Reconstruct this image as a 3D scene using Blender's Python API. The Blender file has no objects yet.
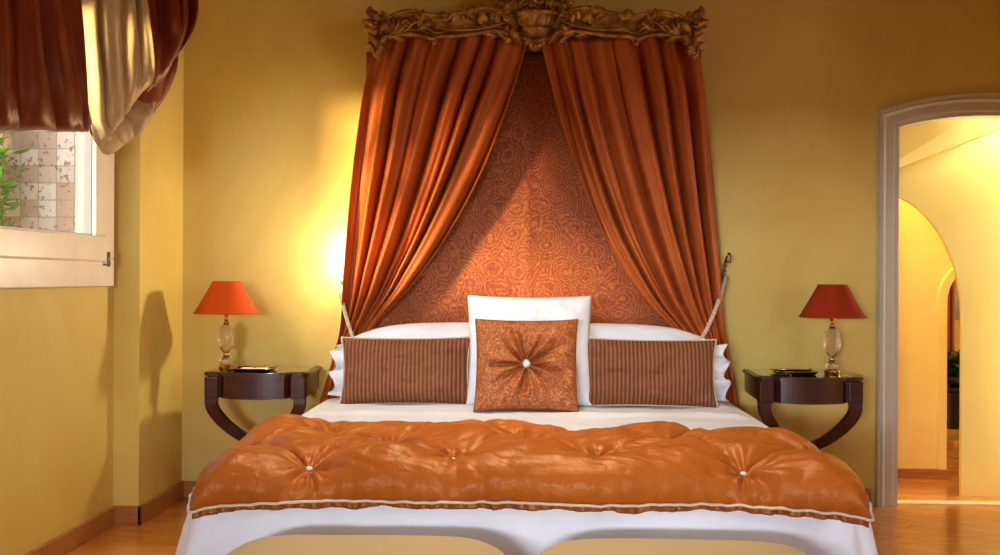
import bpy, bmesh, math, random
from mathutils import Vector, Matrix, noise, Euler
PI = math.pi
random.seed(7)
SC = bpy.context.scene
COL = SC.collection

# ------------------------------------------------------------------ camera
F = 1010.0
YAW = math.radians(1.6); ROLL = math.radians(0.3)
CAMH = 1.15
fwd = Vector((-math.sin(YAW), math.cos(YAW), 0))
r0 = Vector((math.cos(YAW), math.sin(YAW), 0)); u0 = Vector((0, 0, 1))
right = r0 * math.cos(ROLL) + u0 * math.sin(ROLL)
up = -r0 * math.sin(ROLL) + u0 * math.cos(ROLL)
CP = Vector((0, 0, CAMH))
cam = bpy.data.cameras.new('camera'); co = bpy.data.objects.new('camera', cam); COL.objects.link(co)
m = Matrix.Identity(4)
for i in range(3):
    m[i][0] = right[i]; m[i][1] = up[i]; m[i][2] = -fwd[i]; m[i][3] = CP[i]
co.matrix_world = m
cam.sensor_width = 36; cam.lens = F * 36 / 1000; cam.clip_start = 0.05; cam.clip_end = 200
SC.camera = co

def P(px, py, Y=None, X=None, Z=None):
    d = fwd + right * ((px - 500) / F) + up * ((277.5 - py) / F)
    if Y is not None: t = Y / d.y
    elif X is not None: t = X / d.x
    else: t = (Z - CAMH) / d.z
    return CP + d * t

# ------------------------------------------------------------------ materials
def lin(c):
    out = []
    for v in c[:3]:
        v /= 255.0
        out.append(v / 12.92 if v <= 0.04045 else ((v + 0.055) / 1.055) ** 2.4)
    return (out[0], out[1], out[2], 1)

class NT:
    def __init__(s, name):
        s.m = bpy.data.materials.new(name); s.m.use_nodes = True
        s.t = s.m.node_tree; s.n = s.t.nodes; s.l = s.t.links
        s.b = s.n['Principled BSDF']; s.out = s.n['Material Output']
        s.tc = s.n.new('ShaderNodeTexCoord')
    def new(s, ty, **kw):
        n = s.n.new(ty)
        for k, v in kw.items():
            if k in n.inputs.keys(): n.inputs[k].default_value = v
            else: setattr(n, k, v)
        return n
    def link(s, a, b): s.l.new(a, b)
    def mapping(s, scale=(1, 1, 1), rot=(0, 0, 0), loc=(0, 0, 0), src='Object'):
        mp = s.n.new('ShaderNodeMapping')
        mp.inputs['Scale'].default_value = scale; mp.inputs['Rotation'].default_value = rot
        mp.inputs['Location'].default_value = loc
        s.link(s.tc.outputs[src], mp.inputs[0]); return mp.outputs[0]
    def noise(s, vec, scale=5, detail=4, rough=.55, dist=0):
        n = s.n.new('ShaderNodeTexNoise'); n.inputs['Scale'].default_value = scale
        n.inputs['Detail'].default_value = detail; n.inputs['Roughness'].default_value = rough
        n.inputs['Distortion'].default_value = dist
        if vec is not None: s.link(vec, n.inputs['Vector'])
        return n
    def ramp(s, fac, stops):
        r = s.n.new('ShaderNodeValToRGB'); e = r.color_ramp.elements
        while len(e) < len(stops): e.new(0.5)
        for i, (p, c) in enumerate(stops):
            e[i].position = p; e[i].color = c
        s.link(fac, r.inputs[0]); return r.outputs[0]
    def mix(s, fac, a, b, blend='MIX'):
        x = s.n.new('ShaderNodeMix'); x.data_type = 'RGBA'; x.blend_type = blend
        for sock, v in ((x.inputs[0], fac), (x.inputs[6], a), (x.inputs[7], b)):
            if hasattr(v, 'is_linked') or hasattr(v, 'links'): s.link(v, sock)
            else: sock.default_value = v
        return x.outputs[2]
    def math(s, op, a, b=0.0, c=None):
        x = s.n.new('ShaderNodeMath'); x.operation = op
        for i, v in enumerate((a, b, c)):
            if v is None: continue
            if hasattr(v, 'links'): s.link(v, x.inputs[i])
            else: x.inputs[i].default_value = v
        return x.outputs[0]
    def bump(s, h, strength=.3, dist=.01):
        b = s.n.new('ShaderNodeBump'); b.inputs['Strength'].default_value = strength
        b.inputs['Distance'].default_value = dist
        s.link(h, b.inputs['Height']); s.link(b.outputs[0], s.b.inputs['Normal']); return b

def simple(name, c, rough=.5, metal=0, bump=0, bscale=60, var=0, vscale=8, sheen=0, coat=0, spec=.5, bdist=.003):
    k = NT(name); k.b.inputs['Roughness'].default_value = rough; k.b.inputs['Metallic'].default_value = metal
    k.b.inputs['Specular IOR Level'].default_value = spec
    k.b.inputs['Sheen Weight'].default_value = sheen; k.b.inputs['Coat Weight'].default_value = coat
    k.b.inputs['Coat Roughness'].default_value = .08
    vec = k.mapping()
    L = lin(c)
    n = k.noise(vec, vscale, 4)
    v = max(var, .04)
    dk = tuple(x * (1 - v) for x in L[:3]) + (1,); lt = tuple(min(1, x * (1 + v)) for x in L[:3]) + (1,)
    k.link(k.ramp(n.outputs[0], [(.3, dk), (.7, lt)]), k.b.inputs['Base Color'])
    if bump:
        k.bump(k.noise(vec, bscale, 5).outputs[0], bump, bdist)
    return k.m

M = {}
def wall_mat(name, a, b, c):
    k = NT(name); k.b.inputs['Roughness'].default_value = .62
    vec = k.mapping()
    n1 = k.noise(vec, 1.3, 6, .6, .6); n2 = k.noise(vec, 7, 5, .6)
    base = k.ramp(n1.outputs[0], [(.28, lin(a)), (.5, lin(b)), (.74, lin(c))])
    k.link(k.mix(k.math('MULTIPLY', n2.outputs[0], .35), base, lin(c)), k.b.inputs['Base Color'])
    k.bump(k.noise(vec, 30, 6, .6).outputs[0], .12, .004)
    return k.m
M['wall'] = wall_mat('ochre_limewash', (204, 172, 76), (214, 188, 92), (226, 205, 118))
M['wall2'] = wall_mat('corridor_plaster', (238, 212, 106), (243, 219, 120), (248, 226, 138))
M['ceil'] = simple('ceiling_plaster', (176, 140, 84), .8)
M['white'] = simple('white_paint', (238, 230, 206), .35, var=.03)
M['casing'] = simple('door_casing_paint', (198, 191, 172), .4, var=.04)
M['reveal'] = simple('grey_outer_paint', (92, 100, 104), .5)
M['threshold'] = simple('pale_marble', (226, 208, 170), .25, var=.08, vscale=20)

def wood(name, a, b, rough=.3, scale=(1, 12, 12), coat=0):
    k = NT(name); k.b.inputs['Roughness'].default_value = rough; k.b.inputs['Coat Weight'].default_value = coat
    k.b.inputs['Coat Roughness'].default_value = .1
    n = k.noise(k.mapping(scale), 4, 6, .6, 1.2)
    k.link(k.ramp(n.outputs[0], [(.3, lin(a)), (.7, lin(b))]), k.b.inputs['Base Color'])
    k.bump(n.outputs[0], .08, .002)
    return k.m
M['base'] = wood('baseboard_oak', (150, 92, 42), (184, 122, 62), .4)
M['mahog'] = wood('dark_mahogany', (38, 12, 8), (72, 26, 15), .3, (3, 3, 14), .15)
M['legwood'] = wood('dark_wood_leg', (46, 16, 10), (76, 30, 18), .3, (6, 6, 3))

def floor_mat():
    k = NT('parquet'); k.b.inputs['Roughness'].default_value = .2
    k.b.inputs['Coat Weight'].default_value = .35; k.b.inputs['Coat Roughness'].default_value = .12
    def planks(rot):
        vec = k.mapping(rot=(0, 0, rot))
        br = k.new('ShaderNodeTexBrick'); k.link(vec, br.inputs['Vector'])
        br.inputs['Scale'].default_value = 1; br.inputs['Brick Width'].default_value = .62
        br.inputs['Row Height'].default_value = .085; br.inputs['Mortar Size'].default_value = .0012
        br.inputs['Color1'].default_value = lin((216, 142, 56)); br.inputs['Color2'].default_value = lin((190, 112, 42))
        br.inputs['Mortar'].default_value = lin((110, 58, 20))
        g = k.noise(k.mapping((2, 26, 1), (0, 0, rot)), 3, 5, .6, .8)
        return k.mix(.55, br.outputs[0], k.ramp(g.outputs[0], [(.3, lin((160, 84, 28))), (.7, lin((226, 154, 68)))])), br.outputs['Fac']
    a, fa = planks(0); b, fb = planks(math.radians(42))
    sep = k.n.new('ShaderNodeSeparateXYZ'); k.link(k.tc.outputs['Object'], sep.inputs[0])
    # a straight border strip runs round the field of diagonal boards
    inx = k.math('GREATER_THAN', sep.outputs[0], 1.2)
    s1 = k.math('COMPARE', sep.outputs[1], 4.62, .035)
    diag = k.math('MULTIPLY', inx, k.math('SUBTRACT', 1.0, s1))
    k.link(k.mix(diag, a, b), k.b.inputs['Base Color'])
    return k.m
M['floor'] = floor_mat()

def silk(name, a, b, rough=.42, sheen=.08, wrs=(9, 9, 2.5), wrk=.35):
    k = NT(name); k.b.inputs['Roughness'].default_value = rough
    k.b.inputs['Sheen Weight'].default_value = sheen; k.b.inputs['Sheen Roughness'].default_value = .4
    k.b.inputs['Sheen Tint'].default_value = lin((255, 150, 70)); k.b.inputs['Specular Tint'].default_value = lin((255, 205, 150)); k.b.inputs['Specular IOR Level'].default_value = .45
    vec = k.mapping()
    n = k.noise(vec, 3, 4)
    k.link(k.ramp(n.outputs[0], [(.3, lin(a)), (.7, lin(b))]), k.b.inputs['Base Color'])
    n2 = k.noise(k.mapping(wrs), 4, 5, .6, .8)
    k.bump(n2.outputs[0], wrk, .012)
    return k.m
M['curtain'] = silk('rust_silk', (164, 80, 36), (186, 98, 46))
M['quilt'] = silk('orange_satin', (152, 78, 22), (170, 90, 30), .42, .05, (5, 5, 5), .5)
M['quilt_back'] = silk('brown_satin', (120, 62, 26), (140, 74, 34), .4)
M['blind_brown'] = silk('russet_taffeta', (98, 35, 14), (118, 47, 20), .42)
M['blind_cream'] = silk('cream_taffeta', (176, 152, 106), (190, 168, 122), .5, .1)
M['linen'] = simple('white_linen', (224, 228, 234), .75, bump=.1, bscale=300, sheen=.1, var=.015)
M['linen_w'] = simple('white_cotton', (230, 234, 241), .75, bump=.15, bscale=18, var=.01, bdist=.01)
M['piping'] = simple('cream_cord', (204, 188, 160), .6, bump=.3, bscale=250, var=.05)
M['button'] = simple('cream_button', (232, 222, 205), .35)
M['tan'] = None
def weave(name, a, b, scale=320):
    k = NT(name); k.b.inputs['Roughness'].default_value = .8
    vec = k.mapping()
    ck = k.new('ShaderNodeTexChecker', Scale=scale); k.link(vec, ck.inputs[0])
    ck.inputs[1].default_value = lin(a); ck.inputs[2].default_value = lin(b)
    n = k.noise(vec, 5, 3)
    k.link(k.mix(k.math('MULTIPLY', n.outputs[0], .4), ck.outputs[0], lin(b)), k.b.inputs['Base Color'])
    k.bump(ck.outputs[1], .25, .001)
    return k.m
M['tan'] = weave('tan_weave', (178, 152, 106), (206, 182, 134), 240)

def damask(name, lo, mid, hi, scale, metal=.25, rough=.45, thr=.62, ringf=46.0, ringa=.2):
    k = NT(name); k.b.inputs['Roughness'].default_value = rough
    vec = k.mapping()
    wob = k.noise(vec, 6 * scale / 9, 3)
    add = k.n.new('ShaderNodeVectorMath'); add.operation = 'MULTIPLY_ADD'
    k.link(wob.outputs['Color'], add.inputs[0]); add.inputs[1].default_value = (.09,) * 3
    k.link(vec, add.inputs[2])
    vo = k.new('ShaderNodeTexVoronoi', Scale=scale); k.link(add.outputs[0], vo.inputs['Vector'])
    ring = k.math('SINE', k.math('MULTIPLY', vo.outputs['Distance'], ringf))
    fine = k.noise(vec, scale * 7, 4, .7, 2.5)
    h = k.math('ADD', k.math('MULTIPLY', ring, ringa), k.math('MULTIPLY', fine.outputs[0], 1.9))
    f = k.math('MULTIPLY_ADD', h, .5, .0)
    k.link(k.ramp(f, [(.25, lin(lo)), (.45, lin(mid)), (thr, lin(hi))]), k.b.inputs['Base Color'])
    gl = k.ramp(f, [(.4, (0, 0, 0, 1)), (.7, (1, 1, 1, 1))])
    k.link(k.math('MULTIPLY', gl, metal), k.b.inputs['Metallic'])
    k.bump(h, .55, .004)
    return k.m
M['panel'] = damask('rosette_brocade', (82, 28, 0), (144, 56, 2), (214, 142, 48), 8.5, .0, .5, .80, 52.0, .12)
M['velvet'] = damask('crushed_velvet', (92, 32, 4), (152, 68, 16), (240, 176, 100), 9, .1, .5, .74, 46.0, .05)

def corduroy():
    k = NT('brown_corduroy'); k.b.inputs['Roughness'].default_value = .75; k.b.inputs['Sheen Weight'].default_value = .12
    k.b.inputs['Sheen Tint'].default_value = lin((230, 160, 110))
    sep = k.n.new('ShaderNodeSeparateXYZ'); k.link(k.tc.outputs['Object'], sep.inputs[0])
    s = k.math('SINE', k.math('MULTIPLY', sep.outputs[0], 2 * PI / .0185))
    n = k.noise(k.mapping((60, 60, 4)), 3, 3)
    s2 = k.math('ADD', s, k.math('MULTIPLY', n.outputs[0], .8))
    k.link(k.ramp(k.math('MULTIPLY_ADD', s2, .28, .42), [(.1, lin((62, 28, 12))), (.5, lin((122, 68, 36))), (.9, lin((156, 96, 56)))]), k.b.inputs['Base Color'])
    k.bump(s, .7, .003)
    return k.m
M['cord'] = corduroy()

def gilt():
    k = NT('antique_gilt'); k.b.inputs['Metallic'].default_value = .5; k.b.inputs['Roughness'].default_value = .4
    vec = k.mapping()
    n = k.noise(vec, 22, 5, .65)
    geo = k.n.new('ShaderNodeNewGeometry')
    k.link(k.mix(k.ramp(n.outputs[0], [(.42, (0, 0, 0, 1)), (.62, (1, 1, 1, 1))]), lin((138, 92, 38)), lin((196, 148, 72))), k.b.inputs['Base Color'])
    k.bump(k.noise(vec, 90, 4).outputs[0], .25, .003)
    return k.m
M['gilt'] = gilt()
M['brass'] = simple('polished_brass', (214, 158, 70), .2, .95)
M['iron'] = simple('aged_brass', (120, 90, 60), .4, .8, var=.3, vscale=60)
M['shade_o'] = simple('orange_pleated_silk', (182, 66, 0), .75, bump=.15, bscale=90, spec=.15)
M['shade_r'] = simple('red_pleated_silk', (152, 46, 16), .75, bump=.15, bscale=90, spec=.15)
M['tray'] = simple('black_lacquer', (16, 13, 12), .15, coat=.6)
M['paper'] = simple('paper', (238, 232, 220), .7)
M['hinge'] = simple('steel', (150, 146, 140), .3, .9)
M['mattress'] = simple('ticking', (220, 214, 200), .8)
M['dark'] = simple('dark_wood', (28, 16, 12), .4)
M['leaf'] = simple('fresh_leaf', (70, 130, 34), .45, var=.4, vscale=9)
M['leafd'] = simple('dark_leaf', (26, 66, 30), .45, var=.3)
M['ground'] = simple('garden_soil', (120, 104, 76), .9, bump=.4, bscale=20, var=.3)
M['gauze'] = simple('white_voile', (232, 236, 240), .8)

def glass(name, tint=(1, 1, 1, 1), fac=.08):
    k = NT(name); k.n.remove(k.b)
    tr = k.n.new('ShaderNodeBsdfTransparent'); tr.inputs[0].default_value = tint
    gl = k.n.new('ShaderNodeBsdfGlossy'); gl.inputs['Roughness'].default_value = .02
    lw = k.n.new('ShaderNodeLayerWeight')
    fr = k.math('MULTIPLY_ADD', k.math('POWER', lw.outputs['Facing'], 5.0), .5, .02)
    mx = k.n.new('ShaderNodeMixShader'); k.link(fr, mx.inputs[0])
    k.link(tr.outputs[0], mx.inputs[1]); k.link(gl.outputs[0], mx.inputs[2]); k.link(mx.outputs[0], k.out.inputs[0])
    return k.m
M['glass'] = glass('window_glass')
k = NT('cut_crystal'); k.b.inputs['Transmission Weight'].default_value = .95; k.b.inputs['Roughness'].default_value = .03
k.b.inputs['IOR'].default_value = 1.48; k.b.inputs['Base Color'].default_value = lin((255, 240, 214)); M['crystal'] = k.m
k = NT('green_glass_top'); k.b.inputs['Roughness'].default_value = .05; k.b.inputs['Base Color'].default_value = lin((42, 44, 28))
k.b.inputs['Coat Weight'].default_value = 1; k.b.inputs['Coat Roughness'].default_value = .03; M['gtop'] = k.m
k = NT('warm_bulb'); k.b.inputs['Emission Color'].default_value = lin((255, 200, 120)); k.b.inputs['Emission Strength'].default_value = 6; M['bulb'] = k.m

def stone():
    k = NT('tufa_blocks'); k.b.inputs['Roughness'].default_value = .9
    vec = k.mapping(rot=(PI / 2, 0, 0))
    br = k.new('ShaderNodeTexBrick', offset=0.0); k.link(vec, br.inputs['Vector'])
    br.inputs['Scale'].default_value = 1; br.inputs['Brick Width'].default_value = .133; br.inputs['Row Height'].default_value = .125
    br.inputs['Mortar Size'].default_value = .004; br.inputs['Mortar Smooth'].default_value = .4
    br.inputs['Color1'].default_value = lin((196, 184, 166)); br.inputs['Color2'].default_value = lin((158, 126, 100))
    br.inputs['Mortar'].default_value = lin((140, 126, 108))
    pit = k.noise(k.mapping(), 26, 5, .65)
    pm = k.ramp(pit.outputs[0], [(.38, (0, 0, 0, 1)), (.43, (1, 1, 1, 1))])
    k.link(k.mix(pm, lin((132, 104, 80)), br.outputs[0]), k.b.inputs['Base Color'])
    k.bump(k.math('SUBTRACT', pm, br.outputs['Fac']), .5, .01)
    return k.m
M['stone'] = stone()

# ------------------------------------------------------------------ mesh helpers
def link(o, parent=None):
    COL.objects.link(o)
    if parent is not None: o.parent = parent
    return o
def obj(name, bm, mat, parent=None, smooth=True, local=False, normals=True, auto=None):
    """link a bmesh as one mesh object. Shapes are in world coordinates; with a parent they are moved into its frame."""
    me = bpy.data.meshes.new(name)
    if normals: bmesh.ops.recalc_face_normals(bm, faces=bm.faces)
    o = bpy.data.objects.new(name, me)
    if parent is not None and not local:
        w = Vector((0, 0, 0)); q = parent
        while q is not None: w = w + q.location; q = q.parent
        for v in bm.verts: v.co -= w
    for f in bm.faces: f.smooth = smooth
    if auto is not None:
        for e in bm.edges:
            if len(e.link_faces) == 2 and e.calc_face_angle(0) > math.radians(auto): e.smooth = False
    bm.to_mesh(me); bm.free()
    me.materials.append(mat)
    return link(o, parent)
def tag(o, label, cat, group=None, kind=None):
    o['label'] = label; o['category'] = cat
    if group: o['group'] = group
    if kind: o['kind'] = kind
    return o
def thing(name, loc, label, cat, group=None):
    o = bpy.data.objects.new(name, None); COL.objects.link(o); o.location = loc; o.empty_display_size = .1
    return tag(o, label, cat, group)
def struct(name, bm, mat, parent=None, smooth=False):
    o = obj(name, bm, mat, parent, smooth)
    if parent is None: o['kind'] = 'structure'
    return o
def recentre(o):
    """put the origin of a world-space mesh at the middle of its base"""
    me = o.data
    xs = [v.co for v in me.vertices]
    c = Vector(((min(v.x for v in xs) + max(v.x for v in xs)) / 2, (min(v.y for v in xs) + max(v.y for v in xs)) / 2, min(v.z for v in xs)))
    for v in me.vertices: v.co -= c
    o.location = o.location + c
    return o

def box(bm, a, b, bev=0, seg=2):
    a = Vector(a); b = Vector(b)
    r = bmesh.ops.create_cube(bm, size=1)
    vs = r['verts']
    for v in vs:
        v.co = Vector(((a[i] + b[i]) / 2 + v.co[i] * (b[i] - a[i]) for i in range(3)))
    if bev:
        es = list({e for v in vs for e in v.link_edges})
        bmesh.ops.bevel(bm, geom=es, offset=bev, segments=seg, affect='EDGES', profile=.5)
    return bm
def B(*args, bev=0, seg=2):
    bm = bmesh.new()
    for a, b in args: box(bm, a, b, bev, seg)
    return bm
def lathe(bm, prof, c=(0, 0, 0), n=32, flute=None):
    c = Vector(c); rings = []
    for k_, (r, z) in enumerate(prof):
        ring = []
        for i in range(n):
            a = 2 * PI * i / n
            rr = r
            if flute: rr = r * (1 + flute(k_, a, z))
            ring.append(bm.verts.new(c + Vector((rr * math.cos(a), rr * math.sin(a), z))))
        rings.append(ring)
    for r1, r2 in zip(rings, rings[1:]):
        for i in range(n):
            bm.faces.new((r1[i], r1[(i + 1) % n], r2[(i + 1) % n], r2[i]))
    bm.faces.new(rings[0][::-1]); bm.faces.new(rings[-1])
    return bm
def crom(pts, n):
    """catmull-rom through pts (Vectors), n+1 samples by even parameter"""
    pts = [Vector(p) for p in pts]
    L = [0]
    for a, b in zip(pts, pts[1:]): L.append(L[-1] + (b - a).length)
    out = []
    ext = [pts[0] * 2 - pts[1]] + pts + [pts[-1] * 2 - pts[-2]]
    for i in range(n + 1):
        s = L[-1] * i / n
        j = 0
        while j < len(pts) - 2 and s > L[j + 1]: j += 1
        t = (s - L[j]) / max(1e-9, L[j + 1] - L[j])
        p0, p1, p2, p3 = ext[j], ext[j + 1], ext[j + 2], ext[j + 3]
        out.append(.5 * ((2 * p1) + (p2 - p0) * t + (2 * p0 - 5 * p1 + 4 * p2 - p3) * t * t + (3 * p1 - p0 - 3 * p2 + p3) * t ** 3))
    return out
def tube(bm, pts, rad, n=8, cap=True):
    """rad: number or function of 0..1; may return (a, b) for an oval section"""
    N = len(pts); rings = []
    prev = None
    for i, p in enumerate(pts):
        t = (pts[min(i + 1, N - 1)] - pts[max(i - 1, 0)])
        if t.length < 1e-9: t = Vector((0, 0, 1))
        t.normalize()
        if prev is None:
            ref = Vector((0, 1, 0)) if abs(t.y) < .9 else Vector((1, 0, 0))
            a = t.cross(ref).normalized()
        else:
            a = (prev - t * prev.dot(t)).normalized()
        prev = a; b = t.cross(a)
        r = rad(i / (N - 1)) if callable(rad) else rad
        ra, rb = r if isinstance(r, tuple) else (r, r)
        rings.append([bm.verts.new(p + a * (ra * math.cos(2 * PI * k_ / n)) + b * (rb * math.sin(2 * PI * k_ / n))) for k_ in range(n)])
    for r1, r2 in zip(rings, rings[1:]):
        for k_ in range(n):
            bm.faces.new((r1[k_], r1[(k_ + 1) % n], r2[(k_ + 1) % n], r2[k_]))
    if cap:
        bm.faces.new(rings[0][::-1]); bm.faces.new(rings[-1])
    return bm
def grid(bm, rows):
    V = [[bm.verts.new(p) for p in r] for r in rows]
    for i in range(len(V) - 1):
        for j in range(len(V[0]) - 1):
            bm.faces.new((V[i][j], V[i][j + 1], V[i + 1][j + 1], V[i + 1][j]))
    return V
def thick(bm, d):
    bmesh.ops.recalc_face_normals(bm, faces=bm.faces)
    bmesh.ops.solidify(bm, geom=list(bm.faces), thickness=d)
    return bm
def sph(bm, c, r, sc=(1, 1, 1), sub=2):
    q = bmesh.ops.create_icosphere(bm, subdivisions=sub, radius=r)
    for v in q['verts']: v.co = Vector((v.co.x * sc[0], v.co.y * sc[1], v.co.z * sc[2])) + Vector(c)
def ns(x, y=0, z=0): return noise.noise(Vector((x, y, z)))
def smooth(a, b, x):
    t = max(0, min(1, (x - a) / (b - a))); return t * t * (3 - 2 * t)

# ------------------------------------------------------------------ room shell
XW, XP, YP, YB = -1.915, -1.795, 4.62, 5.2
XR, YR, ZC = 3.0, -1.6, 2.95
WY0, WY1, WZ0, WZ1 = 2.75, 4.53, 1.14, 2.4       # window in the left wall
W2X0, W2X1, W2Z0, W2Z1 = -1.6, -.2, .80, 1.6       # unseen rear window, added; its low head cuts off upward light
struct('floor', B(((XW - .3, YR - .2, -.1), (XR + 1.2, 9.0, 0))), M['floor'])
struct('ceiling', B(((XW - .3, YR - .2, ZC), (XR + 1.2, 9.0, ZC + .1))), M['ceil'])
t = .12
struct('wall_left', B(((XW - t, YR - .2, 0), (XW, YP + .7, WZ0)), ((XW - t, YR - .2, WZ1), (XW, YP + .7, ZC)),
                      ((XW - t, YR - .2, WZ0), (XW, WY0, WZ1)),
                      ((XW - t, WY1, WZ0), (XW, YP + .7, WZ1))), M['wall'])
struct('wall_corner', B(((XW - .05, YP, 0), (XP, YB + .05, ZC))), M['wall'])
struct('wall_right', B(((XR, YR - .2, 0), (XR + .15, -.6, ZC)), ((XR, 1.6, 0), (XR + .15, YB + .05, ZC)), ((XR, -.6, 0), (XR + .15, 1.6, 1.0)), ((XR, -.6, 2.4), (XR + .15, 1.6, ZC))), M['wall'])
struct('wall_rear', B(((XW - .3, YR - .15, 0), (XR + .2, YR, W2Z0)), ((XW - .3, YR - .15, W2Z1), (XR + .2, YR, ZC)),
                      ((XW - .3, YR - .15, W2Z0), (W2X0, YR, W2Z1)), ((W2X1, YR - .15, W2Z0), (XR + .2, YR, W2Z1))), M['wall'])

# back wall with a low segmental-arched doorway
DX0 = P(894, 300, Y=YB).x; DXC = P(982, 300, Y=YB).x; DX1 = 2 * DXC - DX0
DZ0 = P(898, 125, Y=YB).z; DZ1 = P(982, 113, Y=YB).z
def arch_z(x, x0, x1, z0, z1):
    c = (x0 + x1) / 2; h = (x1 - x0) / 2; s = z1 - z0
    R = (h * h + s * s) / (2 * s)
    return z1 - R + math.sqrt(max(0, R * R - (x - c) ** 2))
def arched_wall(x0, x1, ztop, y0, y1, ax0, ax1, zf, n=32, z0=0):
    """solid wall between x0 and x1 with an opening ax0..ax1 whose head follows zf(x)"""
    bm = bmesh.new()
    box(bm, (x0, y0, z0), (ax0, y1, ztop)); box(bm, (ax1, y0, z0), (x1, y1, ztop))
    xs = [ax0 + (ax1 - ax0) * (.5 - .5 * math.cos(PI * i / n)) for i in range(n + 1)]
    rows = []
    for y, zz in ((y0, ztop), (y0, None), (y1, None), (y1, ztop)):
        rows.append([Vector((x, y, zz if zz else zf(x))) for x in xs])
    rows.append(rows[0])
    V = [[bm.verts.new(p) for p in r] for r in rows[:4]]; V.append(V[0])
    for i in range(4):
        for j in range(n): bm.faces.new((V[i][j], V[i][j + 1], V[i + 1][j + 1], V[i + 1][j]))
    return bm
struct('wall_back', arched_wall(XP - .2, XR + .1, ZC, YB, YB + .07, DX0, DX1, lambda x: arch_z(x, DX0, DX1, DZ0, DZ1)), M['wall'])

# door casing: moulded profile swept round the opening
def casing():
    bm = bmesh.new()
    W = P(894, 300, Y=YB).x - P(875.5, 300, Y=YB).x
    prof = [(0, 0), (0, .018), (.012, .024), (W * .55, .024), (W * .6, .034), (W * .72, .04), (W * .8, .03), (W * .9, .034), (W, .042), (W, 0)]
    path = []
    for i in range(9): path.append((Vector((DX0, 0, DZ0 * i / 8)), Vector((-1, 0, 0))))
    path = path[:-1]
    n = 24
    for i in range(n + 1):
        x = DX0 + (DX1 - DX0) * i / n
        z = arch_z(x, DX0, DX1, DZ0, DZ1)
        h = (DX1 - DX0) / 2; s = DZ1 - DZ0; R = (h * h + s * s) / (2 * s)
        nrm = Vector((x - DXC, 0, z - (DZ1 - R))).normalized()
        if i == 0: nrm = Vector((-1, 0, .72))
        if i == n: nrm = Vector((1, 0, .72))
        path.append((Vector((x, 0, z)), nrm))
    for i in range(8): path.append((Vector((DX1, 0, DZ0 * (7 - i) / 8)), Vector((1, 0, 0))))
    rows = []
    for p, nn in path:
        rows.append([Vector((p.x + nn.x * a, YB - b, p.z + nn.z * a)) for a, b in prof])
    grid(bm, rows)
    return bm
o = struct('door_1', casing(), M['casing'])
o2 = struct('door_frame_lining', arched_wall(DX0 - .001, DX1 + .001, DZ1 + .02, YB - .018, YB + .075, DX0 + .016, DX1 - .016, lambda x: arch_z(x, DX0, DX1, DZ0, DZ1) - .016), M['casing'], o)
struct('trim_1', B(((DX0 - .02, YB + .02, 0), (DX1 + .02, YB + .1, .006))), M['threshold'])

# passage behind the doorway
YA = 5.43
ax1 = P(962, 300, Y=YA).x; ax0 = P(786, 300, Y=YA).x
zs = P(962, 318, Y=YA).z; zt = P(880, 192, Y=YA).z
def arch2(x):
    c = (ax0 + ax1) / 2; h = (ax1 - ax0) / 2
    return zs + (zt - zs) * math.sqrt(max(0, 1 - ((x - c) / h) ** 2))
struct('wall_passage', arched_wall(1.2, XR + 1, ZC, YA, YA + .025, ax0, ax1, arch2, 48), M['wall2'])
# sloping soffit over the passage
bm = bmesh.new()
a = P(860, 182, Y=YA); b = P(1060, 104, Y=YA)
pts = [a, b, Vector((b.x, YB + .075, b.z + .24)), Vector((a.x, YB + .075, a.z + .40))]
bm.faces.new([bm.verts.new(p) for p in pts]); thick(bm, .01)
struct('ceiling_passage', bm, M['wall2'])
# second wall beyond the arch, with a narrow arched opening at its right
YF = 5.92
fx0 = P(946, 300, Y=YF).x; fx1 = fx0 + .62
fzs = P(946, 300, Y=YF).z; fzt = fzs + .24
def arch3(x):
    c = (fx0 + fx1) / 2; h = (fx1 - fx0) / 2
    return fzs + (fzt - fzs) * math.sqrt(max(0, 1 - ((x - c) / h) ** 2))
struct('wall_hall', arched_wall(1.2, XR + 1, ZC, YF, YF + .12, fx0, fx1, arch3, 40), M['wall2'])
# raised plaster band around that opening
bm = bmesh.new()
rows = []
wb = P(946, 300, Y=YF).x - P(937, 300, Y=YF).x
for i in range(7): rows.append((Vector((fx0, YF, fzs * i / 7)), Vector((-1, 0, 0))))
for i in range(25):
    a_ = PI - PI * i / 24
    c = (fx0 + fx1) / 2; h = (fx1 - fx0) / 2
    rows.append((Vector((c + h * math.cos(a_), YF, fzs + (fzt - fzs) * math.sin(a_))), Vector((math.cos(a_), 0, math.sin(a_)))))
grid(bm, [[p + nn * w_ + Vector((0, -d, 0)) for w_, d in ((0, 0), (0, .02), (wb - .004, .02), (wb, 0))] for p, nn in rows])
struct('trim_2', bm, M['wall2'])
struct('baseboard_hall', B(((1.2, YF - .022, 0), (fx0 + .012, YF, .055))), M['base'])
struct('wall_hall_end', B(((1.1, YA, 0), (1.2, 9, ZC)), ((1.1, 8.9, 0), (XR + 1.1, 9, ZC)), ((XR + 1, YB, 0), (XR + 1.1, 9, ZC))), M['wall2'])

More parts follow.
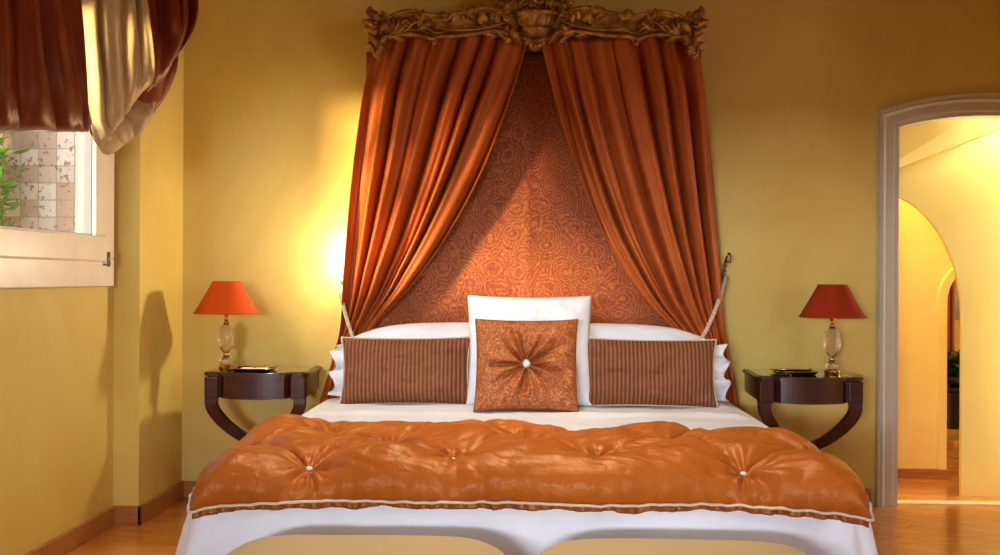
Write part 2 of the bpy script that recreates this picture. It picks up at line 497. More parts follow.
# far-room things seen through the slot
def leafblob(n, c, s, L, W, up_=.5, seed=1, tri=2, down=False):
    rnd = random.Random(seed); bm = bmesh.new()
    for _ in range(n):
        p = Vector(c) + Vector((rnd.gauss(0, s[0]), rnd.gauss(0, s[1]), rnd.gauss(0, s[2])))
        d = Vector((rnd.uniform(-1, 1), rnd.uniform(-1, 1), rnd.uniform(-.4, 1) * up_)).normalized()
        side = d.cross(Vector((rnd.uniform(-1, 1), rnd.uniform(-1, 1), rnd.uniform(-1, 1)))).normalized()
        nn = d.cross(side); l = L * rnd.uniform(.6, 1.2); w = W * rnd.uniform(.7, 1.2)
        v = [bm.verts.new(q) for q in (p, p + d * l * .35 + side * w, p + d * l * .4 - nn * w * .4, p + d * l * .35 - side * w, p + d * l * .75 + side * w * .7 - nn * w * .3, p + d * l * .78 - nn * w * .7, p + d * l * .75 - side * w * .7 - nn * w * .3, p + d * l - nn * w * 1.2)]
        for f in ((0, 1, 2), (0, 2, 3), (1, 4, 5, 2), (2, 5, 6, 3), (4, 7, 5), (5, 7, 6)): bm.faces.new([v[i] for i in f])
    return bm
YG = 7.6
pc = P(955, 368, Y=YG - .18)
pl = thing('potted_plant', (pc.x + .02, pc.y, .376), 'dark green leafy plant on a black cabinet beyond the yellow arches', 'plant')
lathe(bm := bmesh.new(), [(.05, .377), (.07, .40), (.075, .45), (.07, .455), (.065, .44)], (pl.location.x, pl.location.y, 0)); obj('pot', bm, M['dark'], pl)
obj('foliage', leafblob(240, (pl.location.x, pl.location.y, pc.z - .0), (.05, .04, .05), .08, .018, .8, 5), M['leafd'], pl, normals=False)
def wavy_sheet(x0, x1, y, z0, z1, amp, nf, n=60):
    bm = bmesh.new(); rows = []
    for k_ in range(9):
        z = z1 + (z0 - z1) * k_ / 8
        rows.append([Vector((x0 + (x1 - x0) * i / n, y + amp * math.sin(2 * PI * nf * i / n + .3 * k_ / 8), z)) for i in range(n + 1)])
    grid(bm, rows); thick(bm, .004); return bm
x_a = P(940, 300, Y=YG).x; x_b = P(953.5, 300, Y=YG).x; x_c = P(975, 300, Y=YG).x
tag(recentre(obj('hall_curtain', wavy_sheet(x_a, x_b, YG, .05, 2.3, .03, 3), M['curtain'])), 'narrow rust curtain in the far room, seen through both yellow arches', 'curtain')
tag(recentre(obj('voile_curtain', wavy_sheet(x_b - .02, x_c + .2, YG + .08, .85, 2.3, .02, 5), M['gauze'])), 'sheer white curtain strip beside the far rust curtain', 'curtain')
side = thing('dark_cabinet', ((x_a + x_c) / 2 + .1, YG - .15, 0), 'black cabinet in the far room, low in the arch slot', 'cabinet')
obj('body', B(((x_a - .05, YG - .3, .08), (x_c + .3, YG - .06, .35)), bev=.008), M['dark'], side, smooth=False)
obj('top', B(((x_a - .07, YG - .32, .35), (x_c + .32, YG - .05, .375)), bev=.006), M['dark'], side, smooth=False)

# baseboards
bh, bt = .086, .016
def bb(name, a, b): struct(name, B((a, b), bev=.003, seg=1), M['base'])
bb('baseboard_left', (XW, YR, 0), (XW + bt, YP - .0, bh))
bb('baseboard_corner', (XW, YP - bt, 0), (XP + bt, YP, bh))
bb('baseboard_corner_side', (XP, YP - bt, 0), (XP + bt, YB, bh))
bb('baseboard_back', (XP, YB - bt, 0), (DX0 - .115, YB, bh))
bb('baseboard_right', (XR - bt, YR, 0), (XR, YB, bh))

# ------------------------------------------------------------------ windows
def window(name, y0, y1, z0, z1, x, sign=1, detail=True, inset=.0):
    """frame and sash in a wall parallel to Y; sign=+1 faces +X"""
    fw, sw = .085, .115
    root = bpy.data.objects.new(name, None); COL.objects.link(root); root.location = (x, (y0 + y1) / 2, z0); root['kind'] = 'structure'
    def X(a, b): return (x + sign * a, x + sign * b)
    def ringbox(ya, yb, za, zb, w, xa, xb, bev):
        bm = bmesh.new(); xa, xb = sorted(X(xa, xb))
        box(bm, (xa, ya, za), (xb, yb, za + w), bev); box(bm, (xa, ya, zb - w), (xb, yb, zb), bev)
        box(bm, (xa, ya, za + w), (xb, ya + w, zb - w), bev); box(bm, (xa, yb - w, za + w), (xb, yb, zb - w), bev)
        return bm
    obj('frame', ringbox(y0 - .04, y1 + .04, z0 - .04, z1 + .04, fw + .04, -.03, .022, .006), M['white'], root, smooth=False)
    obj('sash', ringbox(y0 + fw - .015, y1 - fw + .015, z0 + fw - .015, z1 - fw + .015, sw, -.012, .034, .009), M['white'], root, smooth=False)
    g = fw + sw - .02
    xa, xb = sorted(X(-.008, -.003))
    obj('pane', B(((xa, y0 + g, z0 + g), (xb, y1 - g, z1 - g))), M['glass'], root, smooth=False)
    xa, xb = sorted(X(-.135, -.028)); bm = bmesh.new()
    box(bm, (xa, y0 - .01, z0 - .01), (xb, y1 + .01, z0 + .015)); box(bm, (xa, y0 - .01, z1 - .015), (xb, y1 + .01, z1 + .01))
    box(bm, (xa, y0 - .01, z0 + .015), (xb, y0 + .015, z1 - .015)); box(bm, (xa, y1 - .015, z0 + .015), (xb, y1 + .01, z1 - .015))
    obj('reveal', bm, M['reveal'], root, smooth=False)
    bm = ringbox(y0 + fw - .015 + sw - .004, y1 - fw + .015 - sw + .004, z0 + fw - .015 + sw - .004, z1 - fw + .015 - sw + .004, .008, -.016, .014, 0)  # grey ring added to darken the sash's inner faces, standing for shade
    obj('sash_shade_ring', bm, M['reveal'], root, smooth=False)
    if detail:
        xa, xb = sorted(X(.02, .045))
        bm = bmesh.new(); tube(bm, [Vector((x + sign * .04, y1 - fw + .02, z0 + fw - .035)), Vector((x + sign * .04, y1 - fw + .02, z0 + fw + .03))], .008, 10)
        box(bm, (xa, y1 - fw + .005, z0 + fw - .03), (xb - .005, y1 - fw + .035, z0 + fw - .022))
        obj('hinge', bm, M['hinge'], root)
    return root
w1 = window('window_1', WY0, WY1, WZ0, WZ1, XW)
bm = bmesh.new()
for a, b in (((W2X0, W2Z0), (W2X1, W2Z0 + .06)), ((W2X0, W2Z1 - .06), (W2X1, W2Z1)), ((W2X0, W2Z0 + .06), (W2X0 + .06, W2Z1 - .06)), ((W2X1 - .06, W2Z0 + .06), (W2X1, W2Z1 - .06)), ((-.93, W2Z0 + .06), (-.87, W2Z1 - .06))):
    box(bm, (a[0], YR - .08, a[1]), (b[0], YR - .02, b[1]), .004)
struct('window_added_rear', bm, M['white'])  # unseen window frame, added around the opening for the rear fill
window('window_added_side', -.6, 1.6, 1.0, 2.4, XR, sign=-1, detail=False)  # unseen window, added as an opening for fill from the right
# outside: tufa block wall, garden bush, ground
sw0 = P(13, 200, Y=7.3).x
tag(recentre(obj('garden_wall', B(((sw0 - 1.5, 7.3, -.3), (-1.9, 7.55, 3.4)), bev=.01, seg=1), M['stone'], smooth=False)), 'sunlit pale stone block wall outside the window', 'garden wall', kind='structure')
bush = thing('garden_bush', (sw0 - .35, 6.9, -.3), 'bright green leafy bush outside, at the left edge of the window', 'bush')
obj('foliage', leafblob(9000, (sw0 - .16, 6.9, 1.6), (.10, .1, .5), .13, .016, .9, 3), M['leaf'], bush, normals=False)
tube(bm := bmesh.new(), [Vector((sw0 - .35, 6.9, -.3)), Vector((sw0 - .33, 6.9, .8)), Vector((sw0 - .3, 6.95, 1.6))], lambda t_: .03 - .02 * t_); obj('stem', bm, M['legwood'], bush)
struct('ground_garden', B(((-14, -12, -.4), (XW - .3, 16, -.3))), M['ground'])

# ------------------------------------------------------------------ draped cloth generator
def drape(A, Bc, nv, nu, nf, amp, seed=0, dirv=Vector((0, -1, 0)), bulge=0, th=.004, prof=.75, vary=.35, edge=.0):
    """cloth between two edge curves; folds run along the curves. amp: function of v"""
    a = crom(A, nv); b = crom(Bc, nv); rows = []
    for i in range(nv + 1):
        v = i / nv; r = []
        for j in range(nu + 1):
            u = j / nu
            uw = u + vary / nf * (ns(u * nf * .55, v * 1.1, seed * 3.7) * 1.5 + .5 * ns(u * 3, v * 2.4, seed + 9))
            f = abs(math.sin(PI * nf * uw + seed)) ** prof
            big = .5 + .9 * (ns(u * nf * .8, v * 1.6, seed + 20) + .3)
            fine = .12 * math.sin(PI * nf * 3.1 * uw + 2 * v + seed)
            d = amp(v) * (f * max(.25, big) + fine) + bulge * math.sin(PI * u) * (1 if not callable(bulge) else 1)
            p = a[i].lerp(b[i], u) + dirv * d
            r.append(p)
        rows.append(r)
    bm = bmesh.new(); grid(bm, rows); thick(bm, th)
    return bm

# ------------------------------------------------------------------ bed canopy: brocade panel, curtains, cornice
# flat brocade hanging with a slight relief, reaching from the cornice to behind the bed
bm = bmesh.new()
x0, x1 = P(366, 300, Y=5.17).x, P(699, 300, Y=5.17).x
rows = []
for i in range(40):
    z = 2.30 - 1.95 * i / 39
    rows.append([Vector((x0 + (x1 - x0) * j / 80, 5.165 - .008 * ns(j * .12, i * .15) - (.006 if abs(j - 39) < 1 else 0), z)) for j in range(81)])
grid(bm, rows); thick(bm, .02)
tag(recentre(obj('wall_hanging', bm, M['panel'])), 'rust rosette brocade panel hung behind the bed between the curtains', 'wall hanging')

def C(pts): return [P(x, y, Y=Y) for x, y, Y in pts]
# left curtain
LA = C([(378, 34, 5.02), (364, 100, 5.08), (353, 190, 5.08), (347, 270, 5.07), (343, 320, 5.08), (334, 360, 5.12), (322, 400, 5.11), (313, 440, 5.11), (309, 490, 5.11)])
LB = C([(529, 40, 4.98), (509, 105, 5.0), (484, 170, 5.03), (452, 230, 5.05), (414, 284, 5.06), (372, 330, 5.06), (362, 365, 5.06), (366, 410, 5.06), (372, 450, 5.06), (376, 490, 5.06)])
def ampL(v): return .13 * (1 - .6 * math.exp(-((v - .68) / .1) ** 2)) * (.55 + .45 * smooth(0, .15, v)) * (1 - .6 * smooth(.72, .82, v))
lc = tag(recentre(obj('bed_curtain', drape(LA, LB, 120, 330, 6.8, ampL, 1.3), M['curtain'])), 'rust silk bed curtain swept aside towards the orange lamp', 'curtain', 'bed curtains')
RA = C([(696, 38, 5.02), (704, 110, 5.08), (711, 190, 5.13), (717, 260, 5.13), (722, 315, 5.12), (729, 360, 5.12), (737, 405, 5.11), (743, 450, 5.11), (747, 490, 5.11)])
RB = C([(540, 42, 4.98), (556, 110, 5.0), (578, 175, 5.03), (606, 240, 5.05), (644, 300, 5.06), (688, 345, 5.06), (697, 375, 5.06), (690, 415, 5.06), (686, 450, 5.06), (684, 490, 5.06)])
rc = tag(recentre(obj('bed_curtain', drape(RA, RB, 120, 330, 6.8, ampL, 4.1), M['curtain'])), 'rust silk bed curtain swept aside towards the red lamp', 'curtain', 'bed curtains')

# twisted tieback cords
def rope(pts, r=.0095, pitch=.05, strands=3):
    bm = bmesh.new()
    L = sum((b - a).length for a, b in zip(pts, pts[1:]))
    n = int(L / .006); c = crom(pts, n)
    for s in range(strands):
        q = []
        for i, p in enumerate(c):
            t_ = (c[min(i + 1, n)] - c[max(i - 1, 0)]).normalized()
            a = t_.cross(Vector((0, 1, .3))).normalized(); b = t_.cross(a)
            ph = 2 * PI * (i / n * L / pitch + s / strands)
            q.append(p + a * (r * .55 * math.cos(ph)) + b * (r * .55 * math.sin(ph)))
        tube(bm, q, r * .62, 6)
    return bm
lr = thing('curtain_tieback', P(343, 284, Y=5.17), 'cream twisted cord tying back the curtain beside the orange lamp', 'tieback', 'curtain tiebacks')
obj('cord', rope(C([(343, 285, 5.15), (341, 292, 5.06), (344, 308, 4.99), (349, 326, 4.96), (355, 341, 4.95), (366, 346, 4.97), (375, 342, 5.08), (372, 336, 5.15)])), M['piping'], lr)
bm = bmesh.new(); tube(bm, C([(344, 281, 5.2), (344, 281, 5.16), (343, 287, 5.13), (342, 283, 5.12)]), .006, 8); sph(bm, P(342, 282, Y=5.12), .01)
obj('hook', bm, M['iron'], lr)
rr = thing('curtain_tieback', P(726, 268, Y=5.17), 'cream twisted cord on a brass hook, tying back the curtain beside the red lamp', 'tieback', 'curtain tiebacks')
obj('cord', rope(C([(726, 276, 5.13), (724, 284, 5.06), (719, 300, 5.0), (712, 318, 4.96), (704, 334, 4.95), (696, 345, 4.95), (684, 350, 5.0), (678, 346, 5.1)])), M['piping'], rr)
bm = bmesh.new()
tube(bm, C([(724, 285, 5.2), (724, 284, 5.15), (722, 276, 5.12), (724, 266, 5.11), (727, 256, 5.12)]), lambda t_: .009 - .004 * t_, 8)
for k_ in range(5):
    p = P(723 + k_ * .9, 275 - k_ * 4.5, Y=5.115); sph(bm, p, .011 - .001 * k_, (1, .7, 1.2), 1)
tube(bm, C([(726, 262, 5.11), (730, 262, 5.1), (731, 256, 5.1), (728, 253, 5.1)]), .004, 6)
sph(bm, P(729, 254, Y=5.11), .009)
obj('hook', bm, M['iron'], rr)

# --- carved gilt cornice
YC = 4.93
def leaf(bm, base, ang, L, W, curl=.5, lobes=4, lift=.02, y=None, side=1):
    """acanthus leaf lying on the cornice face: bends by curl (radians) along its length"""
    n = 16; rows = []
    p = Vector(base); a = ang
    for i in range(n + 1):
        t_ = i / n
        w = W * max(0, math.sin(PI * min(1, t_ * .9 + .1))) ** .7 * (1 + .22 * math.cos(2 * PI * lobes * t_)) * (1 - .15 * t_) + W * .22 * t_
        d = Vector((math.cos(a), 0, math.sin(a))); nr = Vector((-d.z, 0, d.x))
        h = lift * (.5 + math.sin(PI * t_) + .8 * t_ * t_)
        row = []
        for q in (-1, -.8, -.5, -.2, 0, .2, .5, .8, 1):
            hh = h * (1 - q * q) + .35 * lift * math.cos(q * 9) * (1 - abs(q)) - (.0 if q else h * .3)
            row.append(p + nr * (w * q) + Vector((0, -hh - .006, 0)))
        rows.append(row)
        p = p + d * (L / n); a += curl / n
    grid(bm, rows)
    # back it so that it is solid
    back = [[Vector((r.x, base[1] + .012, r.z)) for r in (row[0], row[-1])] for row in rows]
    for i in range(n):
        for e, bcol in ((0, 0), (-1, 1)):
            q = [rows[i][e], rows[i + 1][e], back[i + 1][bcol], back[i][bcol]]
            bm.faces.new([bm.verts.new(v) for v in q])
def scroll(bm, c, r, turns=1.4, th=.012, start=0, sgn=1, tail=None):
    pts = []
    n = int(28 * turns)
    for i in range(n + 1):
        t_ = i / n; a = start + sgn * 2 * PI * turns * t_; rr = r * (1 - .85 * t_)
        pts.append(Vector(c) + Vector((rr * math.cos(a), -.02 * t_ - .005, rr * math.sin(a))))
    if tail: pts = [Vector(q) for q in tail] + pts
    tube(bm, pts, lambda t_: th * (1 - .45 * t_), 8)
    sph(bm, pts[-1], th * .9, sub=1)
TOP = [(372, 20), (384, 22), (395, 16), (410, 12), (425, 15), (440, 17), (455, 15), (470, 13), (485, 9), (500, 11), (515, 6), (535, 4), (555, 6), (570, 11), (585, 9), (600, 13), (615, 15), (630, 17), (645, 15), (660, 13), (675, 16), (688, 22), (700, 20)]
BOT = [(372, 52), (384, 42), (395, 38.5), (410, 37), (425, 39), (433, 42), (441, 39), (455, 38.5), (470, 37), (485, 35), (500, 34), (515, 38), (535, 44), (555, 38), (570, 34), (585, 35), (600, 37), (615, 38.5), (629, 39), (637, 42), (645, 39), (660, 37), (675, 39), (688, 42), (700, 52)]
cor = thing('canopy_cornice', P(535, 40, Y=YB), 'carved gilt wooden cornice crowning the bed curtains', 'cornice')
tp = crom(C([(x, y, YC) for x, y in TOP]), 160); bt_ = crom(C([(x, y, YC) for x, y in BOT]), 160)
def zat(curve, x):
    for a, b in zip(curve, curve[1:]):
        if a.x <= x <= b.x: return a.z + (b.z - a.z) * (x - a.x) / max(1e-9, b.x - a.x)
    return curve[0].z if x < curve[0].x else curve[-1].z
bm = bmesh.new(); rows = []
xl, xr_ = P(370, 30, Y=YC).x, P(701, 30, Y=YC).x
N = 200
for i in range(N + 1):
    x = xl + (xr_ - xl) * i / N
    zt_, zb_ = zat(tp, x), zat(bt_, x); row = []
    for t_, d in ((0, -.03), (0, .02), (.06, .03), (.14, .02), (.3, .002), (.55, -.004), (.78, .004), (.86, .02), (.94, .03), (1, .02), (1, -.03)):
        row.append(Vector((x, YC - d, zt_ + (zb_ - zt_) * t_)))
    rows.append(row)
grid(bm, [r + [r[0]] for r in rows])
obj('cornice_board', bm, M['gilt'], cor)
for sx, xx in ((-1, xl), (1, xr_)):
    zt_ = zat(tp, xx); zb_ = zat(bt_, xx) + .06
    obj('return_board', B(((xx - .012, YC, zb_), (xx + .012, YB, zt_)), bev=.004), M['gilt'], cor, smooth=False)
obj('top_board', B(((xl, YC, 2.37), (xr_, YB, 2.385))), M['gilt'], cor, smooth=False)
# running moulding along top and bottom
bm = bmesh.new()
def off(c, d): return [p + Vector((0, -d, 0)) for p in c]
tube(bm, off(tp, .03), .009, 8); tube(bm, off([p + Vector((0, 0, .006)) for p in bt_], .03), .01, 8)
tube(bm, off([p + Vector((0, 0, .03)) for p in bt_], .018), .005, 8)
obj('moulding', bm, M['gilt'], cor)
PX = YC / F   # one photograph pixel at the cornice, in metres
# end cartouches
for sx, pxc in ((-1, 378), (1, 693)):
    bm = bmesh.new(); ds = 1 if sx > 0 else -1
    yy = YC - .03
    for (px, py, ang, L, W, cu) in ((0, 50, 100, 26, 5, -.9), (-2, 40, 105, 24, 5, -1.3), (3, 36, 75, 24, 5, .8), (-4, 30, 115, 20, 4.5, -1.1), (4, 46, 80, 16, 4, .9), (0, 22, 95, 16, 4.5, -1.4), (-3, 50, 130, 14, 4, -1.0), (2, 56, 95, 18, 4.5, .5)):
        b_ = P(pxc + ds * px * -1, py, Y=yy)
        an = math.radians(ang) if ds < 0 else PI - math.radians(ang)
        leaf(bm, b_, an, L * .72 * PX, W * 1.1 * PX, cu * (-1 if ds < 0 else 1) * 1.0, 3, .022)
    scroll(bm, P(pxc + ds * 6, 13, Y=yy), 4.5 * PX, 1.3, .012, PI / 2, -ds)
    scroll(bm, P(pxc - ds * 3, 17, Y=yy), 4 * PX, 1.2, .01, PI / 2, ds)
    scroll(bm, P(pxc - ds * 1, 53, Y=yy), 4.5 * PX, 1.2, .011, -PI / 2, ds)
    for k_ in range(9):
        sph(bm, P(pxc + ds * (4 - 2 * math.sin(k_ * .8)), 18 + k_ * 4.2, Y=yy - .02), (2.4 - .1 * k_) * PX, (1, .8, 1), 1)
    box(bm, P(pxc - 5, 54, Y=yy) + Vector((0, 0, 0)), P(pxc + 5, 16, Y=yy) + Vector((0, .06, 0)), .006)
    obj('end_ornament', bm, M['gilt'], cor)
# acanthus and scrolls along the frieze, mirrored about the crest
for ds in (-1, 1):
    bm = bmesh.new(); yy = YC - .012
    def Q(dx, py, d=0): return P(535.5 + ds * dx, py, Y=yy - d)
    def A_(deg): return math.radians(deg) if ds > 0 else PI - math.radians(deg)
    S = ds
    for (dx, py, ang, L, W, cu) in ((146, 36, 170, 26, 4, -.9), (146, 36, 150, 24, 3.6, -1.0), (146, 33, 128, 20, 3.4, -.9), (146, 36, 188, 22, 3.2, .5), (118, 26, 140, 22, 3.6, -1.2), (118, 30, 172, 20, 3.4, -1.0), (112, 22, 30, 20, 3.2, 1.1),
                                    (92, 20, 175, 16, 3.4, -1.0), (72, 15, 165, 18, 4, -.8), (60, 18, 20, 16, 3.5, .9), (44, 20, 100, 16, 4.5, .8), (48, 22, 60, 14, 4, -.6), (56, 24, 120, 18, 4.5, -.8), (36, 24, 70, 16, 5, .7),
                                    (24, 36, 25, 22, 4, -.5), (40, 36, 10, 18, 3, .2), (24, 42, 45, 12, 4, -.6), (20, 40, 100, 16, 4, -1.1), (34, 32, 160, 14, 4, -1.0)):
        leaf(bm, Q(dx, py), A_(ang), L * .8 * PX, W * 1.1 * PX, cu * S, 4, .015)
    scroll(bm, Q(92, 16), 5 * PX, 1.4, .011, 0, S)
    scroll(bm, Q(128, 26), 6 * PX, 1.5, .009, PI / 2, -S)
    scroll(bm, Q(108, 24), 5 * PX, 1.3, .008, PI, S)
    scroll(bm, Q(101, 40), 3.6 * PX, 1.2, .011, PI / 2, S)
    scroll(bm, Q(55, 9), 4 * PX, 1.3, .01, 0, -S)
    scroll(bm, Q(28, 34), 5 * PX, 1.3, .011, 0, S)
    scroll(bm, Q(40, 12), 4.4 * PX, 1.3, .01, 0, -S)
    tube(bm, crom([Q(150, 20, .02), Q(135, 33, .02), Q(118, 22, .02), Q(100, 33, .02), Q(84, 27, .01)], 50), lambda t_: .008 - .003 * t_, 8)
    tube(bm, crom([Q(100, 28, .01), Q(70, 30, .015), Q(45, 27, .015), Q(30, 22, .02)], 40), .007, 8)
    for k_ in range(7): sph(bm, Q(62 + 4 * k_, 18 - 1.2 * math.sin(k_ * 1.3), .02), 1.5 * PX, (1, .8, 1), 1)
    sph(bm, Q(101, 43, .02), 2.6 * PX, (1, .8, 1.2), 2)
    obj('acanthus_scroll', bm, M['gilt'], cor)
# urn with fluted bowl and a heap of carved flowers
bm = bmesh.new()
uc = P(535.5, 30, Y=YC - .0)
z = lambda py: P(535.5, py, Y=YC - .05).z - uc.z
def fl(k_, a, zz): return (.05 * math.cos(18 * a)) if 1 < k_ < 6 or 7 < k_ < 11 else 0
prof = [(25 * PX, z(11)), (25 * PX, z(14)), (20 * PX, z(15)), (19 * PX, z(18)), (18 * PX, z(22)), (15 * PX, z(26)), (16.5 * PX, z(27)), (16.5 * PX, z(28)), (14 * PX, z(32)), (11 * PX, z(36)), (7 * PX, z(38.5)), (4 * PX, z(40)), (8 * PX, z(42)), (6 * PX, z(46)), (2 * PX, z(49))]
lathe(bm, prof, (uc.x, YC + .0, uc.z), 72, fl)
for v in bm.verts: v.co.y = YC + (v.co.y - YC) * .7
for k_ in range(5): sph(bm, P(527 + k_ * 4.2, 43 + (0, 2, 3, 2, 0)[k_], Y=YC - .06), 2.8 * PX, sub=1)
for ds in (-1, 1):
    scroll(bm, P(535.5 + ds * 27, 17, Y=YC - .04), 5 * PX, 1.3, .012, PI / 2, -ds, None)
    leaf(bm, P(535.5 + ds * 14, 44, Y=YC - .04), PI / 2 - ds * .5, 18 * PX, 4 * PX, -ds * .5, 4, .022)
obj('urn', bm, M['gilt'], cor)
bm = bmesh.new(); rnd = random.Random(4)
def rose(c, r):
    for k_ in range(3):
        for j in range(5):
            a = 2 * PI * (j / 5 + k_ * .13); rr = r * (.75 - .28 * k_)
            sph(bm, Vector(c) + Vector((rr * math.cos(a), -.012 * k_ - .006, rr * math.sin(a))), r * .42 * (1 - .15 * k_), (1, .55, 1), 1)
    sph(bm, Vector(c) + Vector((0, -.035, 0)), r * .26, sub=1)
for dx, py, r in ((0, 2, 8), (-15, 4, 7), (15, 4, 7), (-28, 7, 6), (28, 7, 6), (-36, 13, 4.5), (36, 12, 4.5), (-8, -12, 8), (9, -12, 8), (-23, -6, 6.5), (23, -6, 6.5), (0, -24, 7), (-14, -20, 5), (14, -20, 5), (-34, 4, 4.5), (34, 3, 4.5)):
    rose(P(535.5 + dx, py, Y=YC - .03 - .01 * rnd.random()), r * PX)
for _ in range(46):
    a = rnd.uniform(0, PI); q = rnd.uniform(14, 40)
    leaf(bm, P(535.5 + q * math.cos(a) * .9, 9 - q * math.sin(a) * .75, Y=YC - .01), rnd.uniform(0, 2 * PI), rnd.uniform(6, 11) * PX, rnd.uniform(2, 3.2) * PX, rnd.uniform(-1, 1), 3, .014)
sph(bm, P(535.5, -6, Y=YC + .03), 20 * PX, (1.5, .5, .9), 3)
obj('flower_crest', bm, M['gilt'], cor)

# small reading lights on the wall behind the curtains
def sconce(px, label):
    c = P(px, 262, Y=YB)
    r = thing('reading_light', c, label, 'wall light')
    bm = bmesh.new(); lathe(bm, [(.03, 0), (.03, .012), (.02, .016)], (0, 0, 0), 24)
    for v in bm.verts: v.co = Vector((v.co.x, -v.co.z, v.co.y)) + c
    obj('backplate', bm, M['brass'], r)
    return r, c

# ------------------------------------------------------------------ consoles, lamps, trays
def console(cx, label, mirror=1):
    zt_, hw, d = .692, .252, .45
    yb, yf = YB - .004, YB - .004 - d
    r = thing('console_table', (cx, (yb + yf) / 2, .25), label, 'console table', 'bedside console tables')
    def outline(ins=0, bow=.03, n=20):
        pts = [Vector((cx - hw + .02 + ins, yb, 0)), Vector((cx - hw + ins, yf + .07 + ins, 0))]
        for i in range(n + 1):
            t_ = i / n; x = cx - hw + ins + (2 * (hw - ins)) * t_
            q = abs(2 * t_ - 1)
            y = yf + ins + (.035 if q > .62 else 0) * smooth(.6, .66, q) - bow * (1 - (q / .62) ** 2 if q < .62 else 0) * .6 + .02 * smooth(.93, 1, q)
            pts.append(Vector((x, y, 0)))
        pts += [Vector((cx + hw - ins, yf + .07 + ins, 0)), Vector((cx + hw - .02 - ins, yb, 0))]
        return pts
    def slab(o_, z0, z1, bow_bottom=0):
        bm = bmesh.new()
        top = [bm.verts.new(p + Vector((0, 0, z1))) for p in o_]
        bot = [bm.verts.new(p + Vector((0, 0, z0 - (bow_bottom * (1 - min(1, abs(p.x - cx) / hw) ** 2) if p.y < yf + .1 else 0)))) for p in o_]
        bm.faces.new(top); bm.faces.new(bot[::-1]); n = len(o_)
        for i in range(n): bm.faces.new((top[i], bot[i], bot[(i + 1) % n], top[(i + 1) % n]))
        return bm
    bm = slab(outline(0), zt_ - .02, zt_ - .003)
    bmesh.ops.bevel(bm, geom=[e for e in bm.edges if abs(e.verts[0].co.z - e.verts[1].co.z) < 1e-4 and e.is_boundary is False], offset=.004, segments=2, affect='EDGES')
    obj('tabletop', bm, M['mahog'], r, smooth=False)
    obj('glass_inlay', slab(outline(.022), zt_ - .003, zt_), M['gtop'], r, smooth=False)
    obj('apron', slab(outline(.012), zt_ - .115, zt_ - .02, .012), M['mahog'], r, smooth=False, auto=30)
    # pilaster blocks on the apron
    for sx in (-1, 1):
        x = cx + sx * (hw - .045)
        obj('corner_block', B(((x - .032, yf + .018, zt_ - .125), (x + .032, yf + .09, zt_ - .022)), bev=.003), M['mahog'], r, smooth=False)
    # curved legs that sweep down and meet against the wall
    for sx in (-1, 1):
        pts = [Vector((cx + sx * (hw - .04), yf + .05, zt_ - .11)), Vector((cx + sx * (hw - .043), yf + .05, zt_ - .17)), Vector((cx + sx * (hw - .085), yf + .075, zt_ - .24)),
               Vector((cx + sx * (hw - .15), yf + .14, zt_ - .315)), Vector((cx + sx * .05, yf + .25, zt_ - .37)), Vector((cx + sx * .012, yf + .36, zt_ - .42)), Vector((cx + sx * .012, yb - .02, zt_ - .47))]
        q = crom(pts, 40); bm = bmesh.new(); rows = []
        for i, p in enumerate(q):
            t_ = (q[min(i + 1, 40)] - q[max(i - 1, 0)]).normalized()
            s = Vector((0, 1, 0)).cross(t_).normalized(); w = .027 * (1 - .3 * i / 40); e = Vector((0, 1, 0)); h = .022
            rows.append([p + s * w + e * h, p + s * w * 1.12, p + s * w - e * h, p - s * w - e * h, p - s * w * 1.12, p - s * w + e * h, p + s * w + e * h])
        V = grid(bm, rows); bmesh.ops.remove_doubles(bm, verts=bm.verts, dist=1e-5)
        obj('leg', bm, M['legwood'], r, auto=50)
    bm = bmesh.new(); box(bm, (cx - .045, yb - .04, zt_ - .54), (cx + .045, yb, zt_ - .44), .01)
    obj('wall_bracket', bm, M['legwood'], r, smooth=False)
    return r
LCX = (P(205, 372, Y=4.76).x + P(303, 372, Y=4.76).x) / 2
RCX = (P(758, 372, Y=4.76).x + P(866, 376, Y=4.76).x) / 2
console(LCX, 'dark mahogany wall console with curved legs, carrying the orange lamp')
console(RCX, 'dark mahogany wall console with curved legs, carrying the red lamp')
ZT = .692
